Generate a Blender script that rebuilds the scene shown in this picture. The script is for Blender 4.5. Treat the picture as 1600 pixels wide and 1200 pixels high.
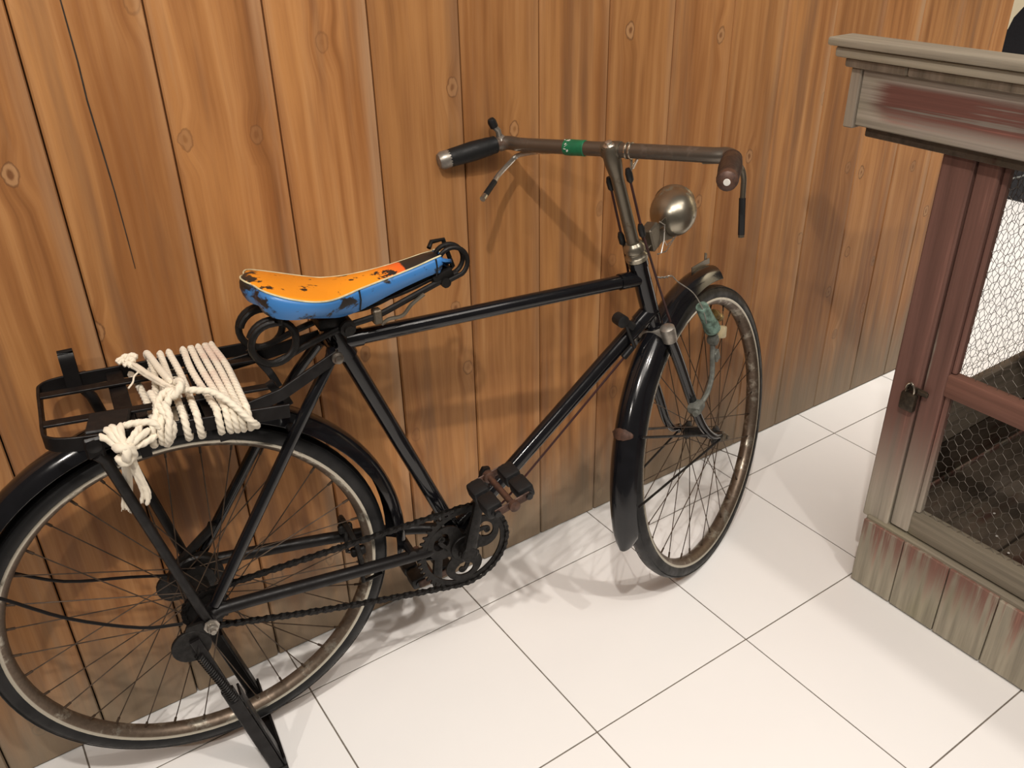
import bpy, bmesh, math, random
from mathutils import Vector, Matrix

random.seed(7)
V = Vector
PI = math.pi
scene = bpy.context.scene
for o in list(bpy.data.objects):
    bpy.data.objects.remove(o)
COL = scene.collection

# ------------------------------------------------------------------ camera
cam_data = bpy.data.cameras.new('camera')
cam = bpy.data.objects.new('camera', cam_data)
COL.objects.link(cam)
RX = V((0.82495927, -0.56489292, -0.01838999))     # image right
RY = V((-0.29183151, -0.39786953, -0.86978975))    # image down
RZ = V((0.48402125, 0.72290790, -0.49307971))      # view direction
m = Matrix(((RX.x, -RY.x, -RZ.x, 0), (RX.y, -RY.y, -RZ.y, 0), (RX.z, -RY.z, -RZ.z, 0), (0, 0, 0, 1)))
m.translation = V((0.0, -1.35768, 1.37326))
cam.matrix_world = m
cam_data.sensor_fit = 'HORIZONTAL'
cam_data.sensor_width = 36.0
cam_data.lens = 1364.69 / 1600 * 36.0
cam_data.clip_start = 0.02
scene.camera = cam

# ------------------------------------------------------------------ world, lamps, exposure
scene.view_settings.view_transform = 'Standard'
scene.view_settings.look = 'None'
scene.view_settings.exposure = 0.0
scene.view_settings.gamma = 1.0
scene.view_settings.use_curve_mapping = False
world = bpy.data.worlds.new('showroom_ambient')
scene.world = world
world.use_nodes = True
bg = world.node_tree.nodes['Background']
bg.inputs[0].default_value = (1.0, 0.89, 0.78, 1)
bg.inputs[1].default_value = 0.11


def spot(name, loc, target, power, size_deg, blend, radius, color):
    d = bpy.data.lights.new(name, 'SPOT')
    d.energy = power
    d.spot_size = math.radians(size_deg)
    d.spot_blend = blend
    d.shadow_soft_size = radius
    d.color = color
    o = bpy.data.objects.new(name, d)
    COL.objects.link(o)
    o.location = loc
    o.rotation_euler = (V(target) - V(loc)).to_track_quat('-Z', 'Y').to_euler()
    return o


WARM = (1.0, 0.925, 0.84)
spot('ceiling_spot', (-0.28, -1.58, 3.0), (0.75, 0.0, 0.95), 150, 76, 0.7, 0.035, WARM)
spot('ceiling_spot', (0.90, -1.75, 3.0), (0.75, -0.75, 0.0), 74, 44, 0.7, 0.03, WARM)
spot('ceiling_spot', (1.50, -2.45, 3.0), (1.12, -1.0, 0.0), 122, 44, 0.7, 0.045, WARM)
spot('ceiling_spot', (-1.95, -1.75, 3.0), (0.65, 0.0, 0.95), 115, 58, 0.6, 0.04, WARM)
spot('ceiling_spot', (4.3, -0.3, 3.0), (4.7, 0.35, 0.35), 520, 112, 0.4, 0.05, WARM)
spot('ceiling_spot', (2.15, -1.45, 3.0), (2.0, 0.0, 0.95), 60, 46, 0.8, 0.06, WARM)  # extra spot, added to brighten the right end of the plank wall


def panel(name, loc, target, power, sx, sy, color):
    d = bpy.data.lights.new(name, 'AREA')
    d.shape = 'RECTANGLE'
    d.size, d.size_y = sx, sy
    d.energy = power
    d.color = color
    o = bpy.data.objects.new(name, d)
    COL.objects.link(o)
    o.location = loc
    o.rotation_euler = (V(target) - V(loc)).to_track_quat('-Z', 'Y').to_euler()
    return o


panel('soft_fill', (0.7, -2.0, 3.2), (0.7, -1.2, 0.0), 50, 2.6, 1.4, (1.0, 0.92, 0.84))  # unseen overhead area light, added as soft fill


# ------------------------------------------------------------------ object helpers
def link(name, me, parent=None):
    o = bpy.data.objects.new(name, me)
    COL.objects.link(o)
    if parent is not None:
        o.parent = parent
    return o


def tag(o, label=None, cat=None, group=None, kind=None):
    if label: o['label'] = label
    if cat: o['category'] = cat
    if group: o['group'] = group
    if kind: o['kind'] = kind
    return o


def thing(name, label, cat, loc=(0, 0, 0), rz=0.0, group=None):
    o = bpy.data.objects.new(name, None)
    o.empty_display_size = 0.1
    COL.objects.link(o)
    o.location = loc
    o.rotation_euler = (0, 0, rz)
    return tag(o, label, cat, group)


def smooth_path(pts, sub=6, closed=False):
    pts = [V(p) for p in pts]
    n = len(pts)
    if n < 3 and not closed:
        return pts
    out = []
    rng = range(n) if closed else range(n - 1)
    for i in rng:
        p1, p2 = pts[i], pts[(i + 1) % n]
        p0 = pts[(i - 1) % n] if (closed or i > 0) else p1 + (p1 - p2)
        p3 = pts[(i + 2) % n] if (closed or i + 2 < n) else p2 + (p2 - p1)
        for k in range(sub):
            t = k / sub
            out.append(0.5 * ((2 * p1) + (p2 - p0) * t + (2 * p0 - 5 * p1 + 4 * p2 - p3) * t * t
                              + (3 * p1 - p0 - 3 * p2 + p3) * t ** 3))
    if not closed:
        out.append(pts[-1])
    return out


class MB:
    """collects shapes, then builds one mesh object"""

    def __init__(self):
        self.v = []
        self.f = []

    def add(self, verts, faces):
        b = len(self.v)
        self.v += [V(p) for p in verts]
        self.f += [tuple(i + b for i in fc) for fc in faces]
        return self

    def sweep(self, path, profile, closed=False, up=None, caps=True, twist=None, scale=None):
        """profile: list of 2D points (closed ring) or, with a leading None, an open strip"""
        pts = [V(p) for p in path]
        n = len(pts)
        k = len(profile)
        rings = []
        prev = None
        for i, p in enumerate(pts):
            if closed:
                t = pts[(i + 1) % n] - pts[(i - 1) % n]
            else:
                t = pts[min(i + 1, n - 1)] - pts[max(i - 1, 0)]
            t = t.normalized() if t.length > 1e-9 else V((1, 0, 0))
            if up is not None:
                u0 = V(up(i) if callable(up) else up)
                a = (u0 - t * u0.dot(t)).normalized()
            elif prev is None:
                h = V((0, 0, 1)) if abs(t.z) < 0.9 else V((1, 0, 0))
                a = (h - t * h.dot(t)).normalized()
            else:
                a = (prev - t * prev.dot(t))
                a = a.normalized() if a.length > 1e-9 else t.orthogonal().normalized()
            prev = a
            b = t.cross(a)
            s = scale[i] if scale else 1.0
            ang = twist[i] if twist else 0.0
            c, sn = math.cos(ang), math.sin(ang)
            rings.append([p + s * ((x * c - y * sn) * b + (x * sn + y * c) * a) for x, y in profile])
        verts = [q for r in rings for q in r]
        faces = []
        for i in range(n if closed else n - 1):
            j = (i + 1) % n
            for q in range(k):
                w = (q + 1) % k
                faces.append((i * k + q, i * k + w, j * k + w, j * k + q))
        if caps and not closed:
            faces.append(tuple(reversed(range(k))))
            faces.append(tuple(range((n - 1) * k, n * k)))
        return self.add(verts, faces)

    def tube(self, path, r, n=10, closed=False, caps=True):
        if isinstance(r, (list, tuple)):
            prof = [(math.cos(2 * PI * i / n), math.sin(2 * PI * i / n)) for i in range(n)]
            return self.sweep(path, prof, closed, caps=caps, scale=list(r))
        prof = [(r * math.cos(2 * PI * i / n), r * math.sin(2 * PI * i / n)) for i in range(n)]
        return self.sweep(path, prof, closed, caps=caps)

    def bar(self, path, w, h, up=(0, 0, 1), closed=False, bev=0.15):
        """rectangular bar, w across, h along up, corners slightly cut"""
        e = bev * min(w, h)
        a, b = w / 2, h / 2
        prof = [(-a + e, -b), (a - e, -b), (a, -b + e), (a, b - e), (a - e, b), (-a + e, b), (-a, b - e), (-a, -b + e)]
        return self.sweep(path, prof, closed, up=up)

    def lathe(self, prof, origin, axis, n=20):
        """prof: (radius, distance along the axis) pairs"""
        axis = V(axis).normalized()
        a = axis.orthogonal().normalized()
        b = axis.cross(a)
        o = V(origin)
        verts, faces = [], []
        for r, h in prof:
            for i in range(n):
                t = 2 * PI * i / n
                verts.append(o + axis * h + (a * math.cos(t) + b * math.sin(t)) * r)
        for j in range(len(prof) - 1):
            for i in range(n):
                w = (i + 1) % n
                faces.append((j * n + i, j * n + w, (j + 1) * n + w, (j + 1) * n + i))
        faces.append(tuple(reversed(range(n))))
        faces.append(tuple(range((len(prof) - 1) * n, len(prof) * n)))
        return self.add(verts, faces)

    def disc(self, c, axis, r, t, n=20, bev=0.15):
        e = bev * t
        return self.lathe([(r - e, -t / 2), (r, -t / 2 + e), (r, t / 2 - e), (r - e, t / 2)], c, axis, n)

    def box(self, lo, hi, bev=0.0):
        return self.obox([(lo[0] + hi[0]) / 2, (lo[1] + hi[1]) / 2, (lo[2] + hi[2]) / 2],
                         (1, 0, 0), (0, 1, 0), (0, 0, 1),
                         [(hi[i] - lo[i]) / 2 for i in range(3)], bev)

    def obox(self, c, ax, ay, az, half, bev=0.0):
        c, ax, ay, az = V(c), V(ax), V(ay), V(az)
        hx, hy, hz = half
        bm = bmesh.new()
        bmesh.ops.create_cube(bm, size=1.0)
        for v in bm.verts:
            v.co = V((v.co.x * 2 * hx, v.co.y * 2 * hy, v.co.z * 2 * hz))
        if bev > 0:
            bmesh.ops.bevel(bm, geom=list(bm.edges), offset=min(bev, 0.9 * min(half)), segments=1 if bev < 0.004 else 2,
                            affect='EDGES', profile=0.5)
        bm.verts.index_update()
        vs = [c + ax * v.co.x + ay * v.co.y + az * v.co.z for v in bm.verts]
        fs = [tuple(v.index for v in f.verts) for f in bm.faces]
        bm.free()
        return self.add(vs, fs)

    def prism(self, outline, fn, t0, t1):
        """outline 2D points (counter-clockwise), fn(x, y, t) -> 3D"""
        k = len(outline)
        verts = [fn(x, y, t0) for x, y in outline] + [fn(x, y, t1) for x, y in outline]
        faces = [tuple(reversed(range(k))), tuple(range(k, 2 * k))]
        for i in range(k):
            j = (i + 1) % k
            faces.append((i, j, k + j, k + i))
        return self.add(verts, faces)

    def loft(self, rings, closed_ring=True, caps=True):
        n = len(rings)
        k = len(rings[0])
        verts = [p for r in rings for p in r]
        faces = []
        for i in range(n - 1):
            for q in range(k if closed_ring else k - 1):
                w = (q + 1) % k
                faces.append((i * k + q, i * k + w, (i + 1) * k + w, (i + 1) * k + q))
        if caps and closed_ring:
            faces.append(tuple(reversed(range(k))))
            faces.append(tuple(range((n - 1) * k, n * k)))
        return self.add(verts, faces)

    def mesh(self, name, material, angle=35):
        me = bpy.data.meshes.new(name)
        me.from_pydata([tuple(p) for p in self.v], [], self.f)
        bm = bmesh.new()
        bm.from_mesh(me)
        bmesh.ops.recalc_face_normals(bm, faces=bm.faces)
        bm.to_mesh(me)
        bm.free()
        for mt in (material if isinstance(material, (list, tuple)) else [material]):
            me.materials.append(mt)
        me.polygons.foreach_set('use_smooth', [True] * len(me.polygons))
        me.set_sharp_from_angle(angle=math.radians(angle))
        me.update()
        return me

    def build(self, name, material, parent=None, angle=35, label=None):
        o = link(name, self.mesh(name, material, angle), parent)
        if label: o['label'] = label
        return o


# ------------------------------------------------------------------ material helpers
class NT:
    def __init__(self, name):
        self.mat = bpy.data.materials.new(name)
        self.mat.use_nodes = True
        self.t = self.mat.node_tree
        self.b = self.t.nodes['Principled BSDF']

    def n(self, kind, **kw):
        nd = self.t.nodes.new(kind)
        for k, v in kw.items():
            if k.startswith('i_'):
                key = k[2:].replace('_', ' ')
                nd.inputs[key].default_value = v
            else:
                setattr(nd, k, v)
        return nd

    def l(self, a, b):
        self.t.links.new(a, b)

    def coord(self, which='Object'):
        return self.n('ShaderNodeTexCoord').outputs[which]

    def mapping(self, vec, scale=(1, 1, 1), loc=(0, 0, 0)):
        mp = self.n('ShaderNodeMapping')
        mp.inputs['Scale'].default_value = scale
        mp.inputs['Location'].default_value = loc
        self.l(vec, mp.inputs['Vector'])
        return mp.outputs[0]

    def noise(self, vec, scale=5, detail=4, rough=0.5, dist=0.0, w=None):
        nd = self.n('ShaderNodeTexNoise')
        if w is not None:
            nd.noise_dimensions = '4D'
            self.l(w, nd.inputs['W'])
        nd.inputs['Scale'].default_value = scale
        nd.inputs['Detail'].default_value = detail
        nd.inputs['Roughness'].default_value = rough
        nd.inputs['Distortion'].default_value = dist
        self.l(vec, nd.inputs['Vector'])
        return nd.outputs[0]

    def ramp(self, fac, stops):
        nd = self.n('ShaderNodeValToRGB')
        el = nd.color_ramp.elements
        while len(el) < len(stops):
            el.new(0.5)
        for e, (p, c) in zip(el, stops):
            e.position = p
            e.color = (*c, 1) if len(c) == 3 else c
        self.l(fac, nd.inputs[0])
        return nd.outputs[0]

    def step(self, fac, a, b, lo=0.0, hi=1.0):
        nd = self.n('ShaderNodeMapRange')
        nd.interpolation_type = 'SMOOTHSTEP'
        for i, v in zip(('From Min', 'From Max', 'To Min', 'To Max'), (a, b, lo, hi)):
            nd.inputs[i].default_value = v
        self.l(fac, nd.inputs['Value'])
        return nd.outputs[0]

    def mix(self, fac, a, b, mode='MIX'):
        nd = self.n('ShaderNodeMix', data_type='RGBA', blend_type=mode)
        if isinstance(fac, (int, float)):
            nd.inputs[0].default_value = fac
        else:
            self.l(fac, nd.inputs[0])
        for s, v in ((6, a), (7, b)):
            if isinstance(v, tuple):
                nd.inputs[s].default_value = (*v, 1)
            else:
                self.l(v, nd.inputs[s])
        return nd.outputs[2]

    def math(self, op, a, b=None):
        nd = self.n('ShaderNodeMath', operation=op)
        for i, v in enumerate((a, b)):
            if v is None: continue
            if isinstance(v, (int, float)):
                nd.inputs[i].default_value = v
            else:
                self.l(v, nd.inputs[i])
        return nd.outputs[0]

    def xyz(self, vec):
        nd = self.n('ShaderNodeSeparateXYZ')
        self.l(vec, nd.inputs[0])
        return nd.outputs

    def bump(self, h, strength=0.3, dist=0.002):
        nd = self.n('ShaderNodeBump')
        nd.inputs['Strength'].default_value = strength
        nd.inputs['Distance'].default_value = dist
        self.l(h, nd.inputs['Height'])
        self.l(nd.outputs[0], self.b.inputs['Normal'])

    def base(self, c):
        if isinstance(c, tuple):
            self.b.inputs['Base Color'].default_value = (*c, 1)
        else:
            self.l(c, self.b.inputs['Base Color'])

    def set(self, **kw):
        for k, v in kw.items():
            key = {'rough': 'Roughness', 'metal': 'Metallic', 'coat': 'Coat Weight', 'coatr': 'Coat Roughness',
                   'spec': 'Specular IOR Level', 'sheen': 'Sheen Weight'}[k]
            if isinstance(v, (int, float)):
                self.b.inputs[key].default_value = v
            else:
                self.l(v, self.b.inputs[key])
        return self


def simple(name, color, rough=0.5, metal=0.0, var=0.25, scale=60, dark=None, coat=0.0, bump=0.0, spec=0.5):
    m = NT(name)
    co = m.coord()
    nz = m.noise(co, scale, 5, 0.6)
    d = dark or tuple(c * (1 - var) for c in color)
    m.base(m.mix(m.step(nz, 0.35, 0.65), d, color))
    m.set(rough=m.step(nz, 0.3, 0.7, min(1, rough * 1.25), rough * 0.8), metal=metal, coat=coat, spec=spec)
    if bump:
        m.bump(nz, bump, 0.001)
    return m.mat


def rusty(name, steel, rust, amount, rough, metal, scale=18):
    m = NT(name)
    co = m.coord()
    a = m.noise(co, scale, 6, 0.65)
    b = m.noise(co, scale * 7, 4, 0.6)
    f = m.step(m.math('ADD', a, m.math('MULTIPLY', m.math('SUBTRACT', b, 0.5), 0.35)), 0.72 - amount, 0.86 - amount)
    m.base(m.mix(f, steel, m.mix(b, tuple(c * 0.5 for c in rust), rust)))
    m.set(rough=m.math('ADD', m.math('MULTIPLY', f, 0.4), rough), metal=m.math('SUBTRACT', metal, m.math('MULTIPLY', f, metal * 0.8)))
    m.bump(b, 0.15, 0.0006)
    return m.mat


M = {}


def mat_plank():
    m = NT('honey_pine_planks')
    co = m.coord()
    oi = m.n('ShaderNodeObjectInfo')
    rnd = oi.outputs['Random']
    w = m.math('MULTIPLY', rnd, 37.0)
    x, y, z = m.xyz(co)
    # grain runs up the plank and wanders round the knots
    vor = m.n('ShaderNodeTexVoronoi')
    vor.voronoi_dimensions = '2D'
    kx = m.n('ShaderNodeCombineXYZ')
    m.l(m.math('ADD', m.math('MULTIPLY', x, 8.0), m.math('MULTIPLY', rnd, 311.0)), kx.inputs[0])
    m.l(m.math('ADD', m.math('MULTIPLY', z, 5.4), m.math('MULTIPLY', rnd, 57.0)), kx.inputs[1])
    m.l(kx.outputs[0], vor.inputs['Vector'])
    vor.inputs['Scale'].default_value = 1.0
    vor.inputs['Randomness'].default_value = 0.9
    dist = vor.outputs['Distance']
    cr = m.n('ShaderNodeSeparateColor')
    m.l(vor.outputs['Color'], cr.inputs[0])
    has = m.step(cr.outputs[0], 0.62, 0.66)
    near = m.math('MULTIPLY', m.step(dist, 0.34, 0.05), has)
    wob = m.noise(m.mapping(co, (3, 1, 1.1)), 1.0, 3, 0.5, w=w)
    gx = m.math('ADD', m.math('MULTIPLY', x, 1.0), m.math('ADD', m.math('MULTIPLY', wob, 0.06), m.math('MULTIPLY', near, 0.012)))
    cmb = m.n('ShaderNodeCombineXYZ')
    m.l(gx, cmb.inputs[0])
    m.l(m.math('MULTIPLY', z, 0.028), cmb.inputs[2])
    grain = m.noise(cmb.outputs[0], 42, 4, 0.58, w=w)
    fine = m.noise(cmb.outputs[0], 260, 3, 0.6, w=w)
    blot = m.noise(m.mapping(co, (9, 1, 1.6)), 1.0, 4, 0.6, w=w)
    col = m.ramp(grain, [(0.24, (0.19, 0.072, 0.022)), (0.43, (0.34, 0.142, 0.045)), (0.57, (0.45, 0.208, 0.072)), (0.78, (0.58, 0.310, 0.128))])
    col = m.mix(m.math('MULTIPLY', m.step(blot, 0.46, 0.72), 0.75), col, (0.52, 0.245, 0.082))
    col = m.mix(m.math('MULTIPLY', m.step(blot, 0.50, 0.28), 0.70), col, (0.29, 0.110, 0.031))
    col = m.mix(m.math('MULTIPLY', m.step(m.noise(m.mapping(co, (16, 1, 1.0)), 1.0, 4, 0.6, w=m.math('ADD', w, 9.0)), 0.50, 0.70), 0.72), col, (0.20, 0.095, 0.046))
    col = m.mix(m.math('MULTIPLY', m.step(fine, 0.5, 0.7), 0.16), col, (0.23, 0.09, 0.03))
    # brightness differs from board to board
    hs = m.n('ShaderNodeHueSaturation')
    m.l(m.step(rnd, 0, 1, 0.86, 1.14), hs.inputs['Value'])
    m.l(col, hs.inputs['Color'])
    col = hs.outputs[0]
    # knots
    dw = m.math('ADD', dist, m.math('ADD', m.math('MULTIPLY', m.math('SUBTRACT', fine, 0.5), 0.03), m.math('MULTIPLY', m.math('SUBTRACT', m.noise(co, 70, 2, 0.5, w=w), 0.5), 0.075)))
    inside = m.math('MULTIPLY', m.step(dw, 0.090, 0.076), has)
    core = m.step(dw, 0.045, 0.012)
    kc = m.mix(core, m.mix(cr.outputs[1], (0.22, 0.10, 0.040), (0.50, 0.28, 0.13)), (0.16, 0.065, 0.026))
    col = m.mix(m.math('MULTIPLY', inside, m.step(cr.outputs[2], 0.0, 1.0, 0.2, 0.75)), col, kc)
    rim_ = m.math('MULTIPLY', m.math('MULTIPLY', m.step(dw, 0.096, 0.086), m.step(dw, 0.066, 0.080)), has)
    col = m.mix(m.math('MULTIPLY', rim_, m.step(cr.outputs[1], 0.0, 1.0, 0.25, 0.7)), col, (0.13, 0.052, 0.020))
    # rubbed whitewash along the joints
    edge = m.math('MAXIMUM', m.step(x, 0.138, 0.160), m.math('MULTIPLY', m.step(x, 0.014, 0.004), 0.35))
    ez = m.noise(m.mapping(co, (30, 1, 1.3)), 1.0, 4, 0.6, w=w)
    wash = m.math('MULTIPLY', m.math('MULTIPLY', edge, m.step(rnd, 0.15, 0.8, 0.25, 1.0)), m.step(ez, 0.36, 0.62, 0.05, 0.75))
    wash = m.math('MAXIMUM', wash, m.math('MULTIPLY', m.step(ez, 0.56, 0.8), 0.30))
    col = m.mix(wash, col, (0.49, 0.32, 0.19))
    # damp grey-green staining at the foot of the boards
    sn = m.noise(m.mapping(co, (22, 1, 2.2)), 1.0, 4, 0.6, w=w)
    foot = m.step(m.math('ADD', z, m.math('MULTIPLY', m.math('SUBTRACT', sn, 0.5), 0.42)), 0.34, 0.02)
    col = m.mix(m.math('MULTIPLY', foot, 0.85), col, m.mix(sn, (0.15, 0.118, 0.075), (0.31, 0.255, 0.185)))
    m.base(col)
    m.set(rough=m.step(fine, 0.3, 0.7, 0.42, 0.6), spec=0.35)
    m.bump(m.math('ADD', m.math('MULTIPLY', grain, 0.6), m.math('MULTIPLY', fine, 0.4)), 0.35, 0.0012)
    return m.mat


def mat_weathered(name, along, red, z_red=None, gm=0.25, top=None, y_end=None, fq=60, redcol=(0.16, 0.055, 0.04), grey=(0.30, 0.25, 0.19), seed=0.0):
    """old planed wood, paint worn to grey; along = 0/1/2 is the grain axis"""
    m = NT(name)
    co = m.coord()
    oi = m.n('ShaderNodeObjectInfo')
    w = m.math('ADD', m.math('MULTIPLY', oi.outputs['Random'], 23.0), seed)
    sc = [fq, fq, fq]
    sc[along] = 2.0
    sc2 = [9, 9, 9]
    sc2[along] = 3.0
    g = m.noise(m.mapping(co, tuple(sc)), 1.0, 5, 0.65, w=w)
    big = m.noise(m.mapping(co, tuple(sc2)), 1.0, 4, 0.6, w=w)
    greyc = m.ramp(g, [(0.25, tuple(c * 0.5 for c in grey)), (0.5, grey), (0.75, tuple(min(1, c * 1.45) for c in grey))])
    greyc = m.mix(m.math('MULTIPLY', m.step(big, 0.5, 0.75), 0.35), greyc, (0.24, 0.23, 0.12))
    redc = m.ramp(g, [(0.3, tuple(c * 0.6 for c in redcol)), (0.6, redcol), (0.78, tuple(min(1, c * 2.1) for c in redcol))])
    f = m.step(m.math('ADD', m.math('MULTIPLY', big, 1 - gm), m.math('MULTIPLY', g, gm)), 0.62 - red, 0.72 - red)
    if z_red is not None:
        x, y, z = m.xyz(co)
        zf = m.step(m.math('ADD', z, m.math('MULTIPLY', m.math('SUBTRACT', g, 0.5), z_red[2])), z_red[0], z_red[1])
        f = m.math('MULTIPLY', f, zf)
        if top is not None:
            f = m.math('MULTIPLY', f, m.step(z, top[1], top[0]))
        if y_end is not None:
            f = m.math('MULTIPLY', f, m.step(m.math('ADD', y, m.math('MULTIPLY', m.math('SUBTRACT', g, 0.5), 0.08)), y_end[1], y_end[0]))
    m.base(m.mix(f, greyc, redc))
    m.set(rough=0.7, spec=0.3)
    m.bump(g, 0.5, 0.0015)
    return m.mat


def mat_tile():
    m = NT('cream_floor_tile')
    co = m.coord()
    nz = m.noise(co, 6, 4, 0.6)
    m.base(m.mix(nz, (0.775, 0.765, 0.755), (0.81, 0.80, 0.79)))
    m.set(rough=m.step(m.noise(co, 30, 3, 0.5), 0.3, 0.7, 0.30, 0.38), spec=0.4)
    return m.mat


def mat_rope():
    m = NT('cotton_cord')
    co = m.coord()
    st = m.noise(co, 22, 3, 0.5)
    fib = m.noise(m.mapping(co, (1, 1, 1)), 700, 3, 0.6)
    px_, py_, pz_ = m.xyz(co)
    col = m.mix(m.math('MULTIPLY', m.math('MULTIPLY', m.step(st, 0.44, 0.62), 0.5), m.math('MULTIPLY', m.step(px_, 0.045, 0.085), m.step(py_, -0.10, 0.06))), (0.82, 0.74, 0.60), (0.70, 0.45, 0.36))
    col = m.mix(m.math('MULTIPLY', m.step(fib, 0.5, 0.75), 0.25), col, (0.55, 0.46, 0.34))
    m.base(col)
    m.set(rough=0.9, spec=0.15, sheen=0.3)
    m.bump(fib, 0.4, 0.0006)
    return m.mat


def mat_saddle(name, col, wear_lo, wear_hi, patch=None, tint=None):
    m = NT(name)
    co = m.coord()
    x, y, z = m.xyz(co)
    nz = m.noise(m.mapping(co, (1, 1, 1.6)), 24, 5, 0.62)
    fine = m.noise(co, 160, 4, 0.6)
    f = m.step(m.math('ADD', nz, m.math('MULTIPLY', m.math('SUBTRACT', fine, 0.5), 0.2)), wear_lo, wear_hi)
    f = m.math('MAXIMUM', f, m.step(m.math('ADD', nz, m.math('MULTIPLY', m.step(x, 0.205, 0.165), 0.14)), wear_lo + 0.02, wear_hi + 0.02))
    c = col
    if tint:
        c = m.mix(m.step(x, tint[0], tint[1]), col, tint[2])
    if patch:
        f = m.math('MAXIMUM', f, m.step(m.math('ADD', x, m.math('MULTIPLY', nz, 0.012)), patch, patch + 0.004))
    m.base(m.mix(f, c, (0.018, 0.014, 0.012)))
    m.set(rough=m.step(nz, 0.3, 0.7, 0.34, 0.5), spec=0.5)
    m.bump(m.noise(co, 420, 2, 0.5), 0.12, 0.0005)
    return m.mat


M['plank'] = mat_plank()
M['tile'] = mat_tile()
M['grout'] = simple('grey_grout', (0.17, 0.145, 0.12), 0.9)
M['backing'] = simple('dark_gap', (0.03, 0.02, 0.012), 0.95)
M['enamel'] = simple('black_enamel', (0.006, 0.006, 0.0075), 0.15, 0.0, 0.3, 40, coat=0.25, spec=0.4)
M['enamel_dull'] = simple('dull_black_enamel', (0.0085, 0.0075, 0.0075), 0.42, 0.0, 0.45, 50, dark=(0.0045, 0.0035, 0.0035), spec=0.24)
M['greasy'] = simple('greasy_black_steel', (0.0085, 0.0072, 0.0064), 0.5, 0.05, 0.5, 120, bump=0.2, spec=0.28)
M['rubber'] = simple('black_rubber', (0.009, 0.009, 0.0095), 0.5, 0, 0.3, 60, spec=0.35)
M['tyre'] = simple('black_tyre_rubber', (0.007, 0.007, 0.0075), 0.5, 0, 0.3, 30, spec=0.35)
M['bar'] = rusty('tarnished_bar_steel', (0.15, 0.130, 0.108), (0.10, 0.050, 0.028), 0.17, 0.33, 0.8, 14)
M['stem'] = rusty('dull_stem_steel', (0.15, 0.13, 0.10), (0.10, 0.06, 0.03), 0.18, 0.38, 0.8, 25)
M['chrome'] = rusty('worn_chrome', (0.48, 0.44, 0.37), (0.12, 0.085, 0.045), 0.10, 0.22, 0.95, 22)
M['lamp'] = rusty('tarnished_nickel', (0.33, 0.30, 0.24), (0.13, 0.11, 0.065), 0.19, 0.30, 0.92, 16)
def mat_rim():
    m = NT('rusted_rim_chrome')
    co = m.coord()
    x, y, z = m.xyz(co)
    rad = m.math('SQRT', m.math('ADD', m.math('MULTIPLY', x, x), m.math('MULTIPLY', z, z)))
    a = m.noise(co, 24, 6, 0.65)
    b = m.noise(co, 150, 4, 0.6)
    bed = m.step(rad, 0.2944, 0.2922)
    f = m.math('MAXIMUM', m.math('MULTIPLY', bed, m.step(a, 0.62, 0.50, 0.25, 1.0)), m.step(a, 0.60, 0.72))
    m.base(m.mix(f, (0.44, 0.41, 0.34), m.mix(b, (0.070, 0.050, 0.036), (0.20, 0.15, 0.11))))
    m.set(rough=m.math('ADD', m.math('MULTIPLY', f, 0.16), 0.26), metal=m.math('SUBTRACT', 0.9, m.math('MULTIPLY', f, 0.25)))
    m.bump(b, 0.2, 0.0006)
    return m.mat


M['rim'] = mat_rim()
M['crown'] = simple('pale_worn_nickel', (0.36, 0.33, 0.29), 0.4, 0.75, 0.4, 40)
M['spoke'] = simple('rusty_spoke_wire', (0.085, 0.055, 0.035), 0.5, 0.5, 0.5, 25)
M['rust'] = simple('brown_rust', (0.085, 0.040, 0.025), 0.6, 0.2, 0.5, 80, bump=0.3)
M['silver'] = simple('bright_steel', (0.62, 0.58, 0.52), 0.3, 0.9, 0.3, 30)
M['redrod'] = simple('dark_red_rod', (0.035, 0.006, 0.005), 0.45, 0.1, 0.4, 40)
M['greentape'] = simple('green_tape', (0.004, 0.14, 0.060), 0.4, 0, 0.3, 40)
M['whitepaint'] = simple('white_flakes', (0.75, 0.72, 0.66), 0.6)
M['patina'] = simple('green_patina', (0.17, 0.27, 0.22), 0.65, 0.1, 0.5, 70, dark=(0.06, 0.09, 0.07), bump=0.3)
M['greygreen'] = simple('grey_corroded_alloy', (0.16, 0.165, 0.145), 0.6, 0.4, 0.4, 80, bump=0.3)
M['cream'] = simple('yellowed_plastic', (0.50, 0.42, 0.25), 0.5)
M['brass'] = simple('dull_brass', (0.35, 0.24, 0.09), 0.4, 0.8, 0.5, 60)
M['wire'] = simple('galvanised_wire', (0.30, 0.28, 0.25), 0.5, 0.7, 0.3, 60)
M['mesh'] = simple('chicken_wire', (0.17, 0.15, 0.13), 0.55, 0.5, 0.4, 90)
M['rope'] = mat_rope()
M['saddle_top'] = mat_saddle('orange_vinyl', (0.86, 0.30, 0.014), 0.585, 0.625, patch=0.401, tint=(0.34, 0.40, (0.80, 0.12, 0.02)))
M['saddle_side'] = mat_saddle('blue_vinyl', (0.045, 0.19, 0.48), 0.575, 0.65)
M['piping'] = simple('cream_piping', (0.72, 0.66, 0.42), 0.5)
M['wood_top'] = mat_weathered('greyed_cap_wood', 1, -0.02, grey=(0.29, 0.26, 0.205), redcol=(0.26, 0.17, 0.13))
M['wood_fascia'] = mat_weathered('red_streaked_board', 1, 0.26, z_red=(1.000, 1.025, 0.05), gm=0.6, fq=130, top=(1.060, 1.072), y_end=(0.105, 0.150), grey=(0.27, 0.235, 0.20), redcol=(0.155, 0.066, 0.052))
M['wood_end'] = mat_weathered('grey_end_board', 2, -0.2, grey=(0.25, 0.21, 0.165))
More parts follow.
